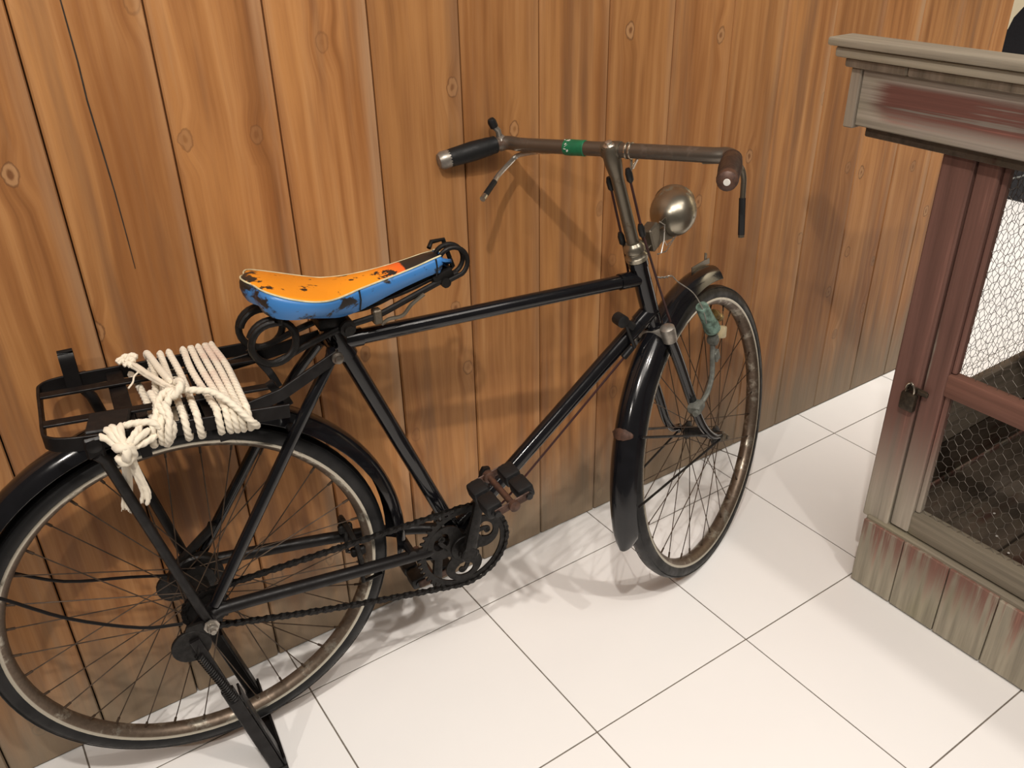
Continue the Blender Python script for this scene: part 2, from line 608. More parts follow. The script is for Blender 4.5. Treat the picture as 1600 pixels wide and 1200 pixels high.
M['wood_post'] = mat_weathered('red_brown_post', 2, 0.30, gm=0.35, z_red=(0.20, 0.48, 0.25), redcol=(0.165, 0.082, 0.064), grey=(0.33, 0.29, 0.235))
M['wood_rail'] = mat_weathered('red_brown_rail', 1, 0.35, redcol=(0.19, 0.090, 0.065), grey=(0.30, 0.24, 0.19))
M['wood_sill'] = mat_weathered('olive_sill', 1, -0.08, grey=(0.20, 0.172, 0.128))
M['wood_base'] = mat_weathered('painted_base_board', 2, 0.19, gm=0.55, z_red=(0.06, 0.18, 0.24), redcol=(0.19, 0.095, 0.072), grey=(0.31, 0.275, 0.21))
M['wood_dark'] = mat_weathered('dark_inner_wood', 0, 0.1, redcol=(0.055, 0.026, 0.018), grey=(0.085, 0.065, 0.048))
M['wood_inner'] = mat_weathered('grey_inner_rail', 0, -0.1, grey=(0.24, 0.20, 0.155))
M['padlock'] = simple('dark_padlock_brass', (0.060, 0.045, 0.030), 0.5, 0.6, 0.5, 90, bump=0.2)
M['blackboard'] = simple('black_board', (0.014, 0.013, 0.018), 0.5)
M['creamwall'] = simple('cream_wall', (0.78, 0.68, 0.48), 0.8, 0, 0.1, 4)
M['chalk'] = simple('pale_line', (0.35, 0.36, 0.34), 0.8)

# ------------------------------------------------------------------ the room
floor = MB().box((-1.2, -2.2, -0.05), (5.6, 2.2, -0.0015)).build('floor', M['grout'])
tag(floor, kind='structure')
TILE = 0.4
tile_me = MB().obox((0, 0, -0.004), (1, 0, 0), (0, 1, 0), (0, 0, 1), (TILE / 2 - 0.0014, TILE / 2 - 0.0014, 0.004), 0.0006).mesh('tile', M['tile'])
X0, Y0 = 0.33159, -0.12616
for i in range(-3, 13):
    for j in range(-5, 5):
        cx, cy = X0 + (i + 0.5) * TILE, Y0 + (j + 0.5) * TILE
        if cx < 2.4 and cy > 0.15: continue
        if cx > 2.4 and cy < -1.4: continue
        if cx < 1.4 and cx < -0.5 and cy > 0.1: continue
        t = link('tile', tile_me, floor)
        t.location = (cx, cy, random.uniform(-0.0002, 0.0002))

WALL_END = 2.58
WALL_TOP = 2.4
wall = MB().box((-1.1, 0.024, 0), (WALL_END - 0.004, 0.10, WALL_TOP)).build('wall_back', M['backing'])
tag(wall, kind='structure')
PW = 0.1685


def plank_mesh(w):
    # square back, chamfered front arrises, 3 mm joint
    g = 0.0012
    out = [(g, 0.0), (w - g, 0.0), (w - g, 0.020), (w - g - 0.0022, 0.0235), (g + 0.0022, 0.0235), (g, 0.020)]
    mb = MB()
    mb.prism([(x, y) for x, y in out], lambda x, y, t: V((x, -y, t)), 0.004, WALL_TOP)
    return mb.mesh('plank', M['plank'], 20)


pm = plank_mesh(PW)
seams = [-0.86 + 0.1685 * k for k in range(5)] + [-0.0225, 0.147, 0.315, 0.4825, 0.6505, 0.8185, 0.9855, 1.150, 1.3185, 1.487, 1.6545, 1.825, 1.997, 2.168, 2.338, 2.508, WALL_END]
for a, b in zip(seams[:-1], seams[1:]):
    w = b - a
    p = link('plank', pm if abs(w - PW) < 0.004 else plank_mesh(w), wall)
    if abs(w - PW) < 0.004:
        p.scale.x = w / PW
    p.location = (a, 0.024, 0)
# old drying split in the third board
def crack(pts, w):
    mb = MB()
    rings = []
    for i, (x, z) in enumerate(pts):
        ww = w * (0.25 + 0.75 * math.sin(PI * (i + 0.6) / (len(pts) + 0.3)))
        rings.append([V((x - ww, 0.0002, z)), V((x + ww, 0.0002, z)), V((x + ww, -0.0003, z)), V((x - ww, -0.0003, z))])
    mb.loft(rings)
    return mb.build('crack', M['backing'], wall)
crack([(0.2095, 1.40), (0.2105, 1.33), (0.2118, 1.262), (0.2142, 1.18), (0.2138, 1.13), (0.2172, 1.06), (0.2200, 1.0), (0.2215, 0.93), (0.2222, 0.88)], 0.0011)

far_wall = MB().box((5.3, -2.2, 0), (5.4, 2.2, 2.4), 0.0).build('wall_right', M['creamwall'])
tag(far_wall, kind='structure')

# black board standing beyond the end of the plank wall
board = thing('display_board', 'black board with pale sketched lines standing beyond the plank wall', 'board', (4.36, 0.72, 0), math.radians(-88))
mb = MB()
mb.prism([(-0.9, 0.0), (1.0, 0.0), (1.0, 1.35), (0.42, 1.35), (0.10, 1.08), (0.02, 1.0), (-0.10, 0.93), (-0.168, 0.862), (-0.20, 0.815), (-0.215, 0.76), (-0.9, 0.72)],
         lambda x, y, t: V((x, t, y)), 0.0, 0.03)
mb.build('panel', M['blackboard'], board)
mb = MB()
for pts in ([(-0.6, 0.36), (0.02, 0.30), (0.20, 0.26)], [(0.20, 0.26), (0.02, 0.12), (-0.2, 0.02)], [(0.3, 0.66), (0.45, 0.7), (0.7, 0.66)], [(0.0, 0.62), (0.3, 0.56)]):
    for s in (1,):
        mb.tube([V((x, -0.002, z)) for x, z in pts], 0.004, 5)
mb.build('line', M['chalk'], board)

# ------------------------------------------------------------------ the cabinet with wire-mesh door
CX = 1.4614
cab = thing('cabinet', 'weathered red and grey wooden cabinet with chicken wire door right of the bicycle', 'cabinet', (CX, -0.53, 0))


def cb(name, mat, lo, hi, bev=0.002, parent=cab, label=None):
    off = V((CX, -0.53, 0))
    lo, hi = V(lo), V(hi)
    c = (lo + hi) / 2
    h = (hi - lo) / 2
    o = MB().obox((0, 0, 0) if False else c - off, (1, 0, 0), (0, 1, 0), (0, 0, 1), h, bev).build(name, mat, parent, label=label)
    return o


YN = -1.75      # near end, outside the frame
XF = 2.16       # back of the cabinet
# base boards
edges = [-0.5345, -0.6325, -0.735, -0.8385, -0.942, -1.045, -1.148, -1.25, -1.353, -1.455, -1.558, -1.66, YN]
for a, b in zip(edges[:-1], edges[1:]):
    dz = random.uniform(-0.003, 0.003)
    cb('base_board', M['wood_base'], (CX, b + 0.0012, 0.004), (CX + 0.018, a - 0.0012, 0.1715 + dz), 0.0015)
cb('base_ledge', M['wood_sill'], (CX + 0.006, YN, 0.150), (CX + 0.040, -0.536, 0.180), 0.003)
xs = [CX + 0.02, CX + 0.20, CX + 0.38, CX + 0.55, XF]
for a, b in zip(xs[:-1], xs[1:]):
    cb('side_board', M['wood_base'], (a + 0.001, -0.548, 0.004), (b - 0.001, -0.530, 0.172), 0.0015)
PX = CX + 0.012
cb('corner_post', M['wood_post'], (PX, -0.5815, 0.172), (PX + 0.055, -0.522, 1.03), 0.003)
cb('back_post', M['wood_post'], (XF - 0.055, YN, 0.172), (XF, -1.70, 0.985), 0.003)
cb('back_post', M['wood_post'], (XF - 0.055, -0.5815, 0.172), (XF, -0.522, 0.985), 0.003)
# door with mid rail and wire
door = cb('door', M['wood_post'], (PX + 0.004, -0.626, 0.184), (PX + 0.034, -0.5845, 0.985), 0.003)
D = door
cb('mid_rail', M['wood_rail'], (PX + 0.004, -1.42, 0.516), (PX + 0.032, -0.6255, 0.5625), 0.004, D)
cb('bottom_rail', M['wood_sill'], (PX + 0.004, -1.42, 0.184), (PX + 0.036, -0.6255, 0.236), 0.005, D)
cb('top_rail', M['wood_rail'], (PX + 0.004, -1.42, 0.957), (PX + 0.032, -0.6255, 0.985), 0.003, D)
cb('stile', M['wood_post'], (PX + 0.004, -1.462, 0.184), (PX + 0.034, -1.4205, 0.985), 0.003, D)
cb('corner_post', M['wood_post'], (PX, YN, 0.172), (PX + 0.055, -1.4655, 1.03), 0.003)
cb('bead', M['wood_post'], (PX + 0.012, -0.637, 0.236), (PX + 0.030, -0.6262, 0.516), 0.003, D)
cb('bead', M['wood_post'], (PX + 0.012, -0.637, 0.5625), (PX + 0.030, -0.6262, 0.957), 0.003, D)


def hex_wire(name, parent, fn, w, h, pitch, r):
    """hexagonal netting over a w x h rectangle; fn(a, b) -> point, slightly sagging"""
    mb = MB()
    ax, az = pitch, pitch * 0.90
    rnd = random.Random(3)
    jit = {}

    def pt(a, b):
        k = (round(a, 4), round(b, 4))
        if k not in jit:
            jit[k] = (rnd.uniform(-1, 1) * pitch * 0.05, rnd.uniform(-1, 1) * pitch * 0.05, rnd.uniform(-1, 1) * 0.0015)
        j = jit[k]
        return fn(a + j[0], b + j[1], j[2])

    prof = [(r, 0), (0, r), (-r, 0), (0, -r)]
    rows = int(h / az) + 1
    cols = int(w / ax) + 1
    for q in range(rows):
        for c in range(cols):
            x = (c + (0.5 if q % 2 else 0)) * ax
            z = q * az
            lo, mid, top = z, z + az * 0.52, z + az
            segs = [((x, lo), (x, mid)), ((x, mid), (x + ax / 2, top)), ((x, mid), (x - ax / 2, top))]
            for (a, b), (a2, b2) in segs:
                if max(a, a2) > w or min(a, a2) < 0 or max(b, b2) > h: continue
                mb.sweep([pt(a, b), pt(a2, b2)], prof, caps=False)
    o = mb.build(name, M['mesh'], parent)
    o['kind'] = 'stuff'
    return o


OFF = V((CX, -0.53, 0))
hex_wire('wire_mesh', D, lambda a, b, j: V((PX + 0.022 + j, -0.630 - a, 0.225 + b)) - OFF, 0.79, 0.74, 0.0205, 0.00046)
# the open end towards the wall: rail, netting above it
cb('end_rail', M['wood_inner'], (PX + 0.055, -0.548, 0.285), (XF - 0.055, -0.528, 0.418), 0.003)
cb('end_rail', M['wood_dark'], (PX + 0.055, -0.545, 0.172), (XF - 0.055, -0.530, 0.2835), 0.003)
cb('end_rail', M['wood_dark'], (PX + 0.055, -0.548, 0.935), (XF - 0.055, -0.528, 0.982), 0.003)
hex_wire('wire_mesh', cab, lambda a, b, j: V((PX + 0.05 + a, -0.538 + j, 0.415 + b)) - OFF, 0.60, 0.55, 0.0205, 0.00055)
# floor of the cabinet and back
ys = [-0.55, -0.645, -0.76, -0.875, -0.99, -1.1, -1.25, -1.4, YN]
for i, (a, b) in enumerate(zip(ys[:-1], ys[1:])):
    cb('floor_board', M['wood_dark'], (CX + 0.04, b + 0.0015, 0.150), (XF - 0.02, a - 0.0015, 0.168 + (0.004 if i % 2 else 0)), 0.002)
for k in range(6):
    a = -0.585 - k * 0.19
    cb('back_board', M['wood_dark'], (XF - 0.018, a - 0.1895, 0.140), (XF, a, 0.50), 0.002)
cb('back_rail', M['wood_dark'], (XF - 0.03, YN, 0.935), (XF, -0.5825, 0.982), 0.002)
# cornice
TY = -0.345
cb('inner_beam', M['wood_dark'], (CX - 0.004, YN, 0.962), (CX + 0.0115, -0.372, 1.07), 0.002)
cb('fascia_board', M['wood_fascia'], (CX - 0.026, YN, 0.9835), (CX - 0.0045, -0.3625, 1.0835), 0.002)
cb('end_fascia', M['wood_end'], (CX - 0.030, -0.3615, 0.978), (CX + 0.010, -0.340, 1.0835), 0.002)
cb('under_board', M['wood_end'], (CX - 0.040, -0.4555, 1.084), (CX + 0.016, -0.3305, 1.1005), 0.003)
cb('under_board', M['wood_end'], (CX - 0.040, YN, 1.084), (CX + 0.016, -0.4565, 1.1005), 0.003)
cb('moulding', M['wood_top'], (CX - 0.056, YN, 1.101), (CX + 0.010, -0.318, 1.1195), 0.005)
cb('top_board', M['wood_top'], (CX - 0.064, YN, 1.120), (CX + 0.004, -0.305, 1.1345), 0.004)
mb = MB()
for k in range(5):
    y1 = -0.362 - k * 0.278
    mb = MB()
    mb.prism([(0.018, 1.082), (0.018, 1.094), (0.76, 0.995), (0.76, 0.983)], lambda x, y, t: V((x, t + 0.53, y)), y1 - 0.276, y1)
    mb.build('roof_board', M['wood_sill'], cab)
mb = MB()
mb.prism([(0.010, 0.985), (0.010, 1.080), (0.75, 0.982), (0.75, 0.930)], lambda x, y, t: V((x, t + 0.53, y)), -0.3615, -0.340)
mb.build('side_fascia', M['wood_dark'], cab)

# padlock on the door post
lock = thing('padlock', 'small dark padlock hanging on the cabinet door post', 'padlock', (PX - 0.002, -0.567, 0.47))
mb = MB()
mb.obox((-0.006, -0.002, 0.012), (1, 0, 0), (0, 1, 0), (0, 0, 1), (0.007, 0.016, 0.019), 0.004)
mb.build('lock_body', M['padlock'], lock)
mb = MB()
mb.tube(smooth_path([V((-0.006, 0.007, 0.028)), V((-0.006, 0.008, 0.043)), V((-0.006, 0.002, 0.052)), V((-0.006, -0.006, 0.047)), V((-0.006, -0.0095, 0.038)), V((-0.006, -0.0095, 0.030))], 5), 0.0024, 8)
mb.build('shackle', M['chrome'], lock)
mb = MB()
mb.obox((PX - 0.0015 - OFF.x, -0.578 - OFF.y, 0.508), (1, 0, 0), (0, 1, 0), (0, 0, 1), (0.0015, 0.022, 0.006), 0.001)
mb.tube(smooth_path([V((PX - OFF.x, -0.562 - OFF.y, 0.514)), V((PX - 0.011 - OFF.x, -0.562 - OFF.y, 0.514)), V((PX - 0.011 - OFF.x, -0.562 - OFF.y, 0.504)), V((PX - OFF.x, -0.562 - OFF.y, 0.504))], 4), 0.0018, 7)
mb.obox((PX - 0.004 - OFF.x, -0.592 - OFF.y, 0.508), (1, 0, 0), (0, 1, 0), (0, 0, 1), (0.003, 0.011, 0.005), 0.0015)
mb.build('hasp', M['padlock'], cab)
for (x, y) in ((1.632, -0.735), (1.60, -0.778), (1.578, -0.80), (1.70, -0.69)):
    c = MB().lathe([(0.0004, -0.002), (0.0022, -0.001), (0.003, 0.0005), (0.0015, 0.002)], (0, 0, 0.002), (0, 0.2, 1), 7).build('crumb', M['whitepaint'])
    c.location = (x, y, 0.172)
    tag(c, 'tiny white crumb lying on the dark floor boards inside the cabinet', 'crumb', 'white crumbs on the cabinet floor')

# ------------------------------------------------------------------ the bicycle
YAW = math.radians(-6.6372)
bike = thing('bicycle', 'old black roadster bicycle with blue and orange saddle parked along the plank wall', 'bicycle', (0.17589, -0.15232, 0), YAW)
HUB_Z = 0.36308      # rear axle height: the stand lifts the wheel a little
R_T, R_M = 0.3068, 0.0182
R_RIM = 0.2975

# steering frame
PHI, HA = math.radians(28), math.radians(72)
SH = V((0.8967, 0, 0.6412))
SA = V((-math.cos(HA), 0, math.sin(HA)))
_e0 = V((math.sin(HA), 0, math.cos(HA)))
_l0 = V((0, 1, 0))
SE = _e0 * math.cos(PHI) + _l0 * math.sin(PHI)
SL = _l0 * math.cos(PHI) - _e0 * math.sin(PHI)


def S(e, l, a):
    return SH + SE * e + SL * l + SA * a


FH = (0.0765, -0.003, -0.3565)      # front hub in the steering frame


def wheel(name, centre, fx, ly, up, flange_r, flange_w, hub_prof, nsp=36):
    mat = Matrix((fx, ly, up)).transposed().to_4x4()
    mat.translation = centre

    def circ(r, n=96):
        return [V((r * math.cos(2 * PI * i / n), 0, r * math.sin(2 * PI * i / n))) for i in range(n)]

    mb = MB()
    prof = []
    for i in range(14):
        t = 2 * PI * i / 14
        prof.append((R_M * math.cos(t), R_M * math.sin(t)))
    mb.sweep(circ(R_T), prof, closed=True, up=lambda i: V((0, 1, 0)))
    for s in (-1, 1):      # moulded line on the tyre shoulder
        mb.sweep([p + V((0, s * 0.0135, 0)) for p in circ(R_T + 0.0135)], [(0.0012, 0), (0, 0.0012), (-0.0012, 0), (0, -0.0012)], closed=True, up=V((0, 1, 0)))
    tyre = mb.build(name, M['tyre'], bike)
    tyre.matrix_local = mat
    mb = MB()
    # profile as (radial, lateral): rolled edges, shallow bed towards the hub
    pr = [(R_RIM + 0.002, -0.0140), (R_RIM + 0.0012, -0.0162), (R_RIM - 0.0015, -0.0167), (R_RIM - 0.0075, -0.0140), (R_RIM - 0.0125, -0.0085), (R_RIM - 0.0150, -0.003),
          (R_RIM - 0.0150, 0.003), (R_RIM - 0.0125, 0.0085), (R_RIM - 0.0075, 0.0140), (R_RIM - 0.0015, 0.0167), (R_RIM + 0.0012, 0.0162), (R_RIM + 0.002, 0.0140)]
    n = 96
    rings = []
    for i in range(n + 1):
        t = 2 * PI * i / n
        rings.append([V((r * math.cos(t), l, r * math.sin(t))) for r, l in pr])
    mb.loft(rings, True, False)
    mb.build('rim', M['rim'], tyre, 50)
    MB().lathe(hub_prof, (0, 0, 0), (0, 1, 0), 20).build('hub', M['greasy'], tyre)
    q = nsp // 4
    for side in (-1, 1):
        for lead in (-1, 1):
            a0 = lead * math.radians(62)
            p0 = V((flange_r * math.cos(a0), side * (flange_w + 0.002 * lead), flange_r * math.sin(a0)))
            p1 = V((R_RIM - 0.014, side * 0.002, 0))
            d = (p1 - p0).normalized()
            mb = MB().tube([p0, p1 - d * 0.013], 0.00105, 5).tube([p1 - d * 0.013, p1], 0.0021, 6)
            me = mb.mesh('spoke', M['spoke'])
            for k in range(q):
                o = link('spoke', me, tyre)
                off = (0 if lead < 0 else 0.5) + (0 if side < 0 else 0.25)
                o.rotation_euler = (0, 2 * PI * (k + off) / q, 0)
    return tyre, mat


hubR = [(0.004, -0.100), (0.0045, -0.05), (0.012, -0.048), (0.012, -0.036), (0.030, -0.035), (0.030, -0.031), (0.017, -0.028), (0.016, 0.028),
        (0.030, 0.031), (0.030, 0.035), (0.014, 0.036), (0.012, 0.05), (0.0045, 0.052), (0.004, 0.100)]
hubF = [(0.004, -0.062), (0.0045, -0.045), (0.010, -0.044), (0.011, -0.036), (0.021, -0.034), (0.021, -0.031), (0.011, -0.027), (0.010, 0.027),
        (0.021, 0.031), (0.021, 0.034), (0.011, 0.036), (0.010, 0.044), (0.0045, 0.045), (0.004, 0.062)]
ex, ey, ez = V((1, 0, 0)), V((0, 1, 0)), V((0, 0, 1))
rear, _ = wheel('rear_wheel', V((0, 0, HUB_Z)), ex, ey, ez, 0.029, 0.033, hubR)
# the steering frame's wheel plane is spanned by SE and SA
front, _ = wheel('front_wheel', S(*FH), SE, SL, SA, 0.020, 0.0325, hubF, 32)

# --- frame
seat_top = V((0.2800, 0, 0.775))
seat_low = V((0.4600, 0, 0.311))
BB = V((0.4585, 0, 0.308))
mb = MB()
mb.tube([S(0, 0, -0.006), S(0, 0, 0.004), S(0, 0, 0.0041), S(0, 0, 0.1379), S(0, 0, 0.138), S(0, 0, 0.150)], [0.0195, 0.0195, 0.0172, 0.0172, 0.0190, 0.0190], 16)
frame = mb.build('frame', M['enamel'], bike)
MB().lathe([(0.019, -0.036), (0.021, -0.034), (0.021, 0.034), (0.019, 0.036)], BB, ey, 20).build('bottom_bracket', M['enamel_dull'], frame)
sd = (seat_low - seat_top).normalized()
MB().tube([seat_top - sd * 0.012, seat_top + sd * 0.045], 0.0175, 16).build('seat_lug', M['enamel'], frame)
def lug_tube(a, b, r, name):
    a, b = V(a), V(b)
    d = (b - a).normalized()
    mb = MB().tube([a, b], r, 16)
    mb.tube([a, a + d * 0.036], r + 0.0022, 16)
    mb.tube([b - d * 0.040, b], r + 0.0022, 16)
    return mb.build(name, M['enamel'], frame)
lug_tube((0.287, 0, 0.7605), (0.853, 0, 0.7468), 0.0130, 'top_tube')
lug_tube(BB, (0.892, 0, 0.680), 0.0152, 'down_tube')
lug_tube(seat_top, seat_low, 0.0140, 'seat_tube')
for s in (-1, 1):
    mb = MB()
    pts = smooth_path([V((0.435, s * 0.022, 0.313)), V((0.385, s * 0.038, 0.320)), V((0.27, s * 0.052, 0.3405)), V((0.04, s * 0.064, 0.371)), V((0.008, s * 0.066, 0.3705))], 5)
    mb.tube(pts, 0.0110, 12)
    mb.build('chain_stay', M['enamel_dull'], frame)
    mb = MB()
    pts = smooth_path([V((0.268, s * 0.020, 0.758)), V((0.255, s * 0.034, 0.742)), V((0.19, s * 0.050, 0.655)), V((0.03, s * 0.064, 0.412)), V((0.012, s * 0.066, 0.385))], 5)
    mb.tube(pts, [0.0095] * (len(pts) - 6) + [0.0095, 0.0095, 0.009, 0.009, 0.0085, 0.008], 12)
    mb.build('seat_stay', M['enamel'], frame)
    mb = MB()
    mb.prism([(-0.042, -0.012), (-0.02, -0.024), (0.004, -0.020), (0.030, 0.000), (0.030, 0.022), (0.010, 0.034), (-0.010, 0.016)],
             lambda x, y, t: V((x, t, HUB_Z + y)), s * 0.063, s * 0.068)
    mb.build('dropout', M['enamel_dull'], frame)
mb = MB()
mb.tube([V((0.2675, -0.050, 0.757)), V((0.2675, 0.050, 0.757))], 0.0042, 10)
mb.lathe([(0.006, 0), (0.0095, 0.001), (0.0095, 0.006), (0.006, 0.008), (0.006, 0.014), (0.0035, 0.015)], V((0.2675, -0.044, 0.757)), (0, -1, 0), 12)
mb.build('seat_bolt', M['bar'], frame, label='brown rusty bolt')
mb = MB()
mb.tube([V((0.356, -0.05, 0.334)), V((0.356, 0.05, 0.334))], 0.008, 10)
mb.build('stay_bridge', M['enamel_dull'], frame)
MB().tube([V((0.184, -0.05, 0.648)), V((0.184, 0.05, 0.648))], 0.007, 10).build('stay_bridge', M['enamel_dull'], frame)

# --- axle nuts
for s in (-1, 1):
    mb = MB()
    mb.lathe([(0.010, 0), (0.0125, 0.001), (0.0125, 0.004), (0.0085, 0.0045), (0.0085, 0.012), (0.0065, 0.0135), (0.0045, 0.0135), (0.0045, 0.019)], V((0, s * 0.084, 0)), (0, s, 0), 8)
    mb.build('axle_nut', M['crown'], rear, label='dull steel nut')

# --- band brake on the far side of the rear hub
mb = MB()
mb.disc(V((0, 0.047, HUB_Z)), ey, 0.046, 0.020, 28)
mb.tube([V((-0.02, 0.052, HUB_Z + 0.035)), V((0.040, 0.052, HUB_Z + 0.083)), V((0.045, 0.052, HUB_Z + 0.092))], 0.008, 8)
mb.build('band_brake', M['greasy'], bike)

# --- sprocket
def gear(mb, c, teeth, r_root, r_tip, w0, w1, inner=None):
    pts = []
    for i in range(teeth):
        for f, r in ((-0.32, r_root), (-0.12, r_tip), (0.12, r_tip), (0.32, r_root)):
            t = 2 * PI * (i + f) / teeth
            pts.append((r * math.cos(t), r * math.sin(t)))
    if inner is None:
        mb.prism(pts, lambda x, y, t: V((c.x + x, t, c.z + y)), w0, w1)
    else:
        k = len(pts)
        inn = [(inner * math.cos(2 * PI * (i / k) - 0.32 * 2 * PI / teeth), inner * math.sin(2 * PI * (i / k) - 0.32 * 2 * PI / teeth)) for i in range(k)]
        vs, fs = [], []
        for ring, w in ((pts, w0), (inn, w0), (inn, w1), (pts, w1)):
            vs += [V((c.x + x, w, c.z + y)) for x, y in ring]
        for a in range(4):
            b = (a + 1) % 4
            for i in range(k):
                j = (i + 1) % k
                fs.append((a * k + i, a * k + j, b * k + j, b * k + i))
        mb.add(vs, fs)
    return mb
WC = -0.044
mb = MB()
gear(mb, V((0, 0, HUB_Z)), 18, 0.033, 0.039, WC - 0.0015, WC + 0.0015)
mb.build('sprocket', M['greasy'], bike)

# --- chainring with three scrolled lobes
mb = MB()
gear(mb, BB, 44, 0.0865, 0.0935, WC - 0.0016, WC + 0.0016, 0.0765)
ring = mb.build('chainring', M['greasy'], bike)
for k in range(3):
    mb = MB()
    ang = math.radians(28 + 120 * k)
    ca, sa = math.cos(ang), math.sin(ang)
    def P(x, y, t=WC):
        return V((BB.x + x * ca - y * sa, t, BB.z + x * sa + y * ca))
    # lobe: broad plate with a round eye, its tail curled into the eye
    n = 30
    out, inn = [], []
    for i in range(n + 1):
        t = math.radians(-150 + 300 * i / n)
        out.append(P(0.0445 + 0.0350 * math.cos(t) * 0.95, 0.0370 * math.sin(t)))
    cen = (0.052, 0.0)
    for i in range(n + 1):
        t = math.radians(-150 + 300 * i / n)
        inn.append(P(cen[0] + 0.0005 + 0.0140 * math.cos(t), 0.0190 * math.sin(t)))
    vs, fs = [], []
    for arr, w in ((out, -0.0018), (inn, -0.0018), (inn, 0.0018), (out, 0.0018)):
        vs += [p + V((0, w, 0)) for p in arr]
    kk = n + 1
    for a in range(4):
        b = (a + 1) % 4
        for i in range(n):
            fs.append((a * kk + i, a * kk + i + 1, b * kk + i + 1, b * kk + i))
    fs += [(0, kk, 2 * kk, 3 * kk), (n, 3 * kk + n, 2 * kk + n, kk + n)]
    mb.add(vs, fs)
    mb.bar(smooth_path([P(0.030, 0.012), P(0.040, 0.008), P(0.050, 0.004), P(0.056, -0.002), P(0.053, -0.008)], 4), 0.0036, 0.009, up=lambda i: SL if False else V((0, 0, 1)))
    mb.disc(P(0.053, -0.005), ey, 0.0062, 0.0036, 14)
    mb.prism([(0.0, -0.024), (0.034, -0.028), (0.040, -0.016), (0.036, 0.0), (0.040, 0.016), (0.034, 0.028), (0.0, 0.024)],
             lambda x, y, t: P(x, y, t), WC - 0.0017, WC + 0.0017)
    mb.build('scroll', M['greasy'], ring)
mb = MB()
mb.disc(BB + V((0, WC - 0.002, 0)), ey, 0.027, 0.008, 24)
mb.lathe([(0.014, 0), (0.014, 0.016), (0.010, 0.019), (0.004, 0.020)], BB + V((0, WC - 0.004, 0)), (0, -1, 0), 16)
mb.build('ring_hub', M['greasy'], ring)

# --- chain
mb = MB()
rc, rs = 0.0900, 0.0360
d = BB.x
cs, cr_ = V((0, 0, HUB_Z)), V((BB.x, 0, BB.z))
dv = cr_ - cs
L = dv.length
base = math.atan2(dv.z, dv.x)
alpha = math.acos((rs - rc) / L)
loop = []
a1, a2 = base + alpha, base - alpha
for i in range(18):      # round the chainring (front)
    t = a1 + (a2 - a1) * i / 17
    loop.append(cr_ + V((math.cos(t), 0, math.sin(t))) * rc)
for i in range(14):      # lower run with a little sag
    f = (i + 1) / 15
    p = loop[17].lerp(cs + V((math.cos(a2), 0, math.sin(a2))) * rs, f)
    loop.append(p - V((0, 0, 0.006 * math.sin(PI * f))))
for i in range(12):
    t = a2 + (a1 - 2 * PI - a2) * i / 11
    loop.append(cs + V((math.cos(t), 0, math.sin(t))) * rs)
for i in range(14):
    f = (i + 1) / 15
    loop.append((cs + V((math.cos(a1), 0, math.sin(a1))) * rs).lerp(loop[0], f))
tot = sum((loop[(i + 1) % len(loop)] - loop[i]).length for i in range(len(loop)))
NL = int(round(tot / 0.0127 / 2) * 2)
step = tot / NL
pts, acc, i = [], 0.0, 0
cur = loop[0].copy()
idx = 0
need = step
pts.append(cur.copy())
while len(pts) < NL:
    nxt = loop[(idx + 1) % len(loop)]
    seg = (nxt - cur).length
    if seg >= need:
        cur = cur.lerp(nxt, need / seg)
        pts.append(cur.copy())
        need = step
    else:
        need -= seg
        cur = nxt.copy()
        idx += 1
for k in range(NL):
    p, q = pts[k], pts[(k + 1) % NL]
    t = (q - p).normalized()
    nn = V((-t.z, 0, t.x))
    c = (p + q) / 2
    out = k % 2
    w = 0.0040 if out else 0.0025
    for s in (-1, 1):
        o8 = []
        hl, hh, waist = step / 2, 0.0043, 0.0030
        for (x, y) in ((-hl - 0.0030, -0.0026), (-hl + 0.001, -hh), (0, -waist), (hl - 0.001, -hh), (hl + 0.0030, -0.0026), (hl + 0.0030, 0.0026), (hl - 0.001, hh), (0, waist), (-hl + 0.001, hh), (-hl - 0.0030, 0.0026)):
            o8.append((x, y))
        mb.prism(o8, lambda x, y, tt: c + t * x + nn * y + V((0, WC + tt, 0)), s * w - 0.0006, s * w + 0.0006)
    mb.tube([p + V((0, WC - 0.0052, 0)), p + V((0, WC + 0.0052, 0))], 0.0022, 6)
ch = mb.build('chain', M['greasy'], bike)
ch['kind'] = 'stuff'

# --- cranks and pedals
def crank(end, side):
    mb = MB()
    w = side * 0.066
    a = BB + V((0, w, 0))
    b = V((end[0], w, end[1]))
    dd = (b - a).normalized()
    mb.sweep([a - dd * 0.010, a, a.lerp(b, 0.5), b, b + dd * 0.010], [(x * 0.0088, y * 0.0058) for x, y in ((-1, -0.7), (-0.7, -1), (0.7, -1), (1, -0.7), (1, 0.7), (0.7, 1), (-0.7, 1), (-1, 0.7))], up=V((0, 1, 0)), scale=[0.9, 1.35, 1.0, 1.05, 0.8])
    mb.disc(a, ey, 0.017, 0.016, 16)
    mb.tube([a + dd.cross(ey) * 0.020, a - dd.cross(ey) * 0.020], 0.0042, 8)
    return mb.build('crank', M['greasy'], bike)


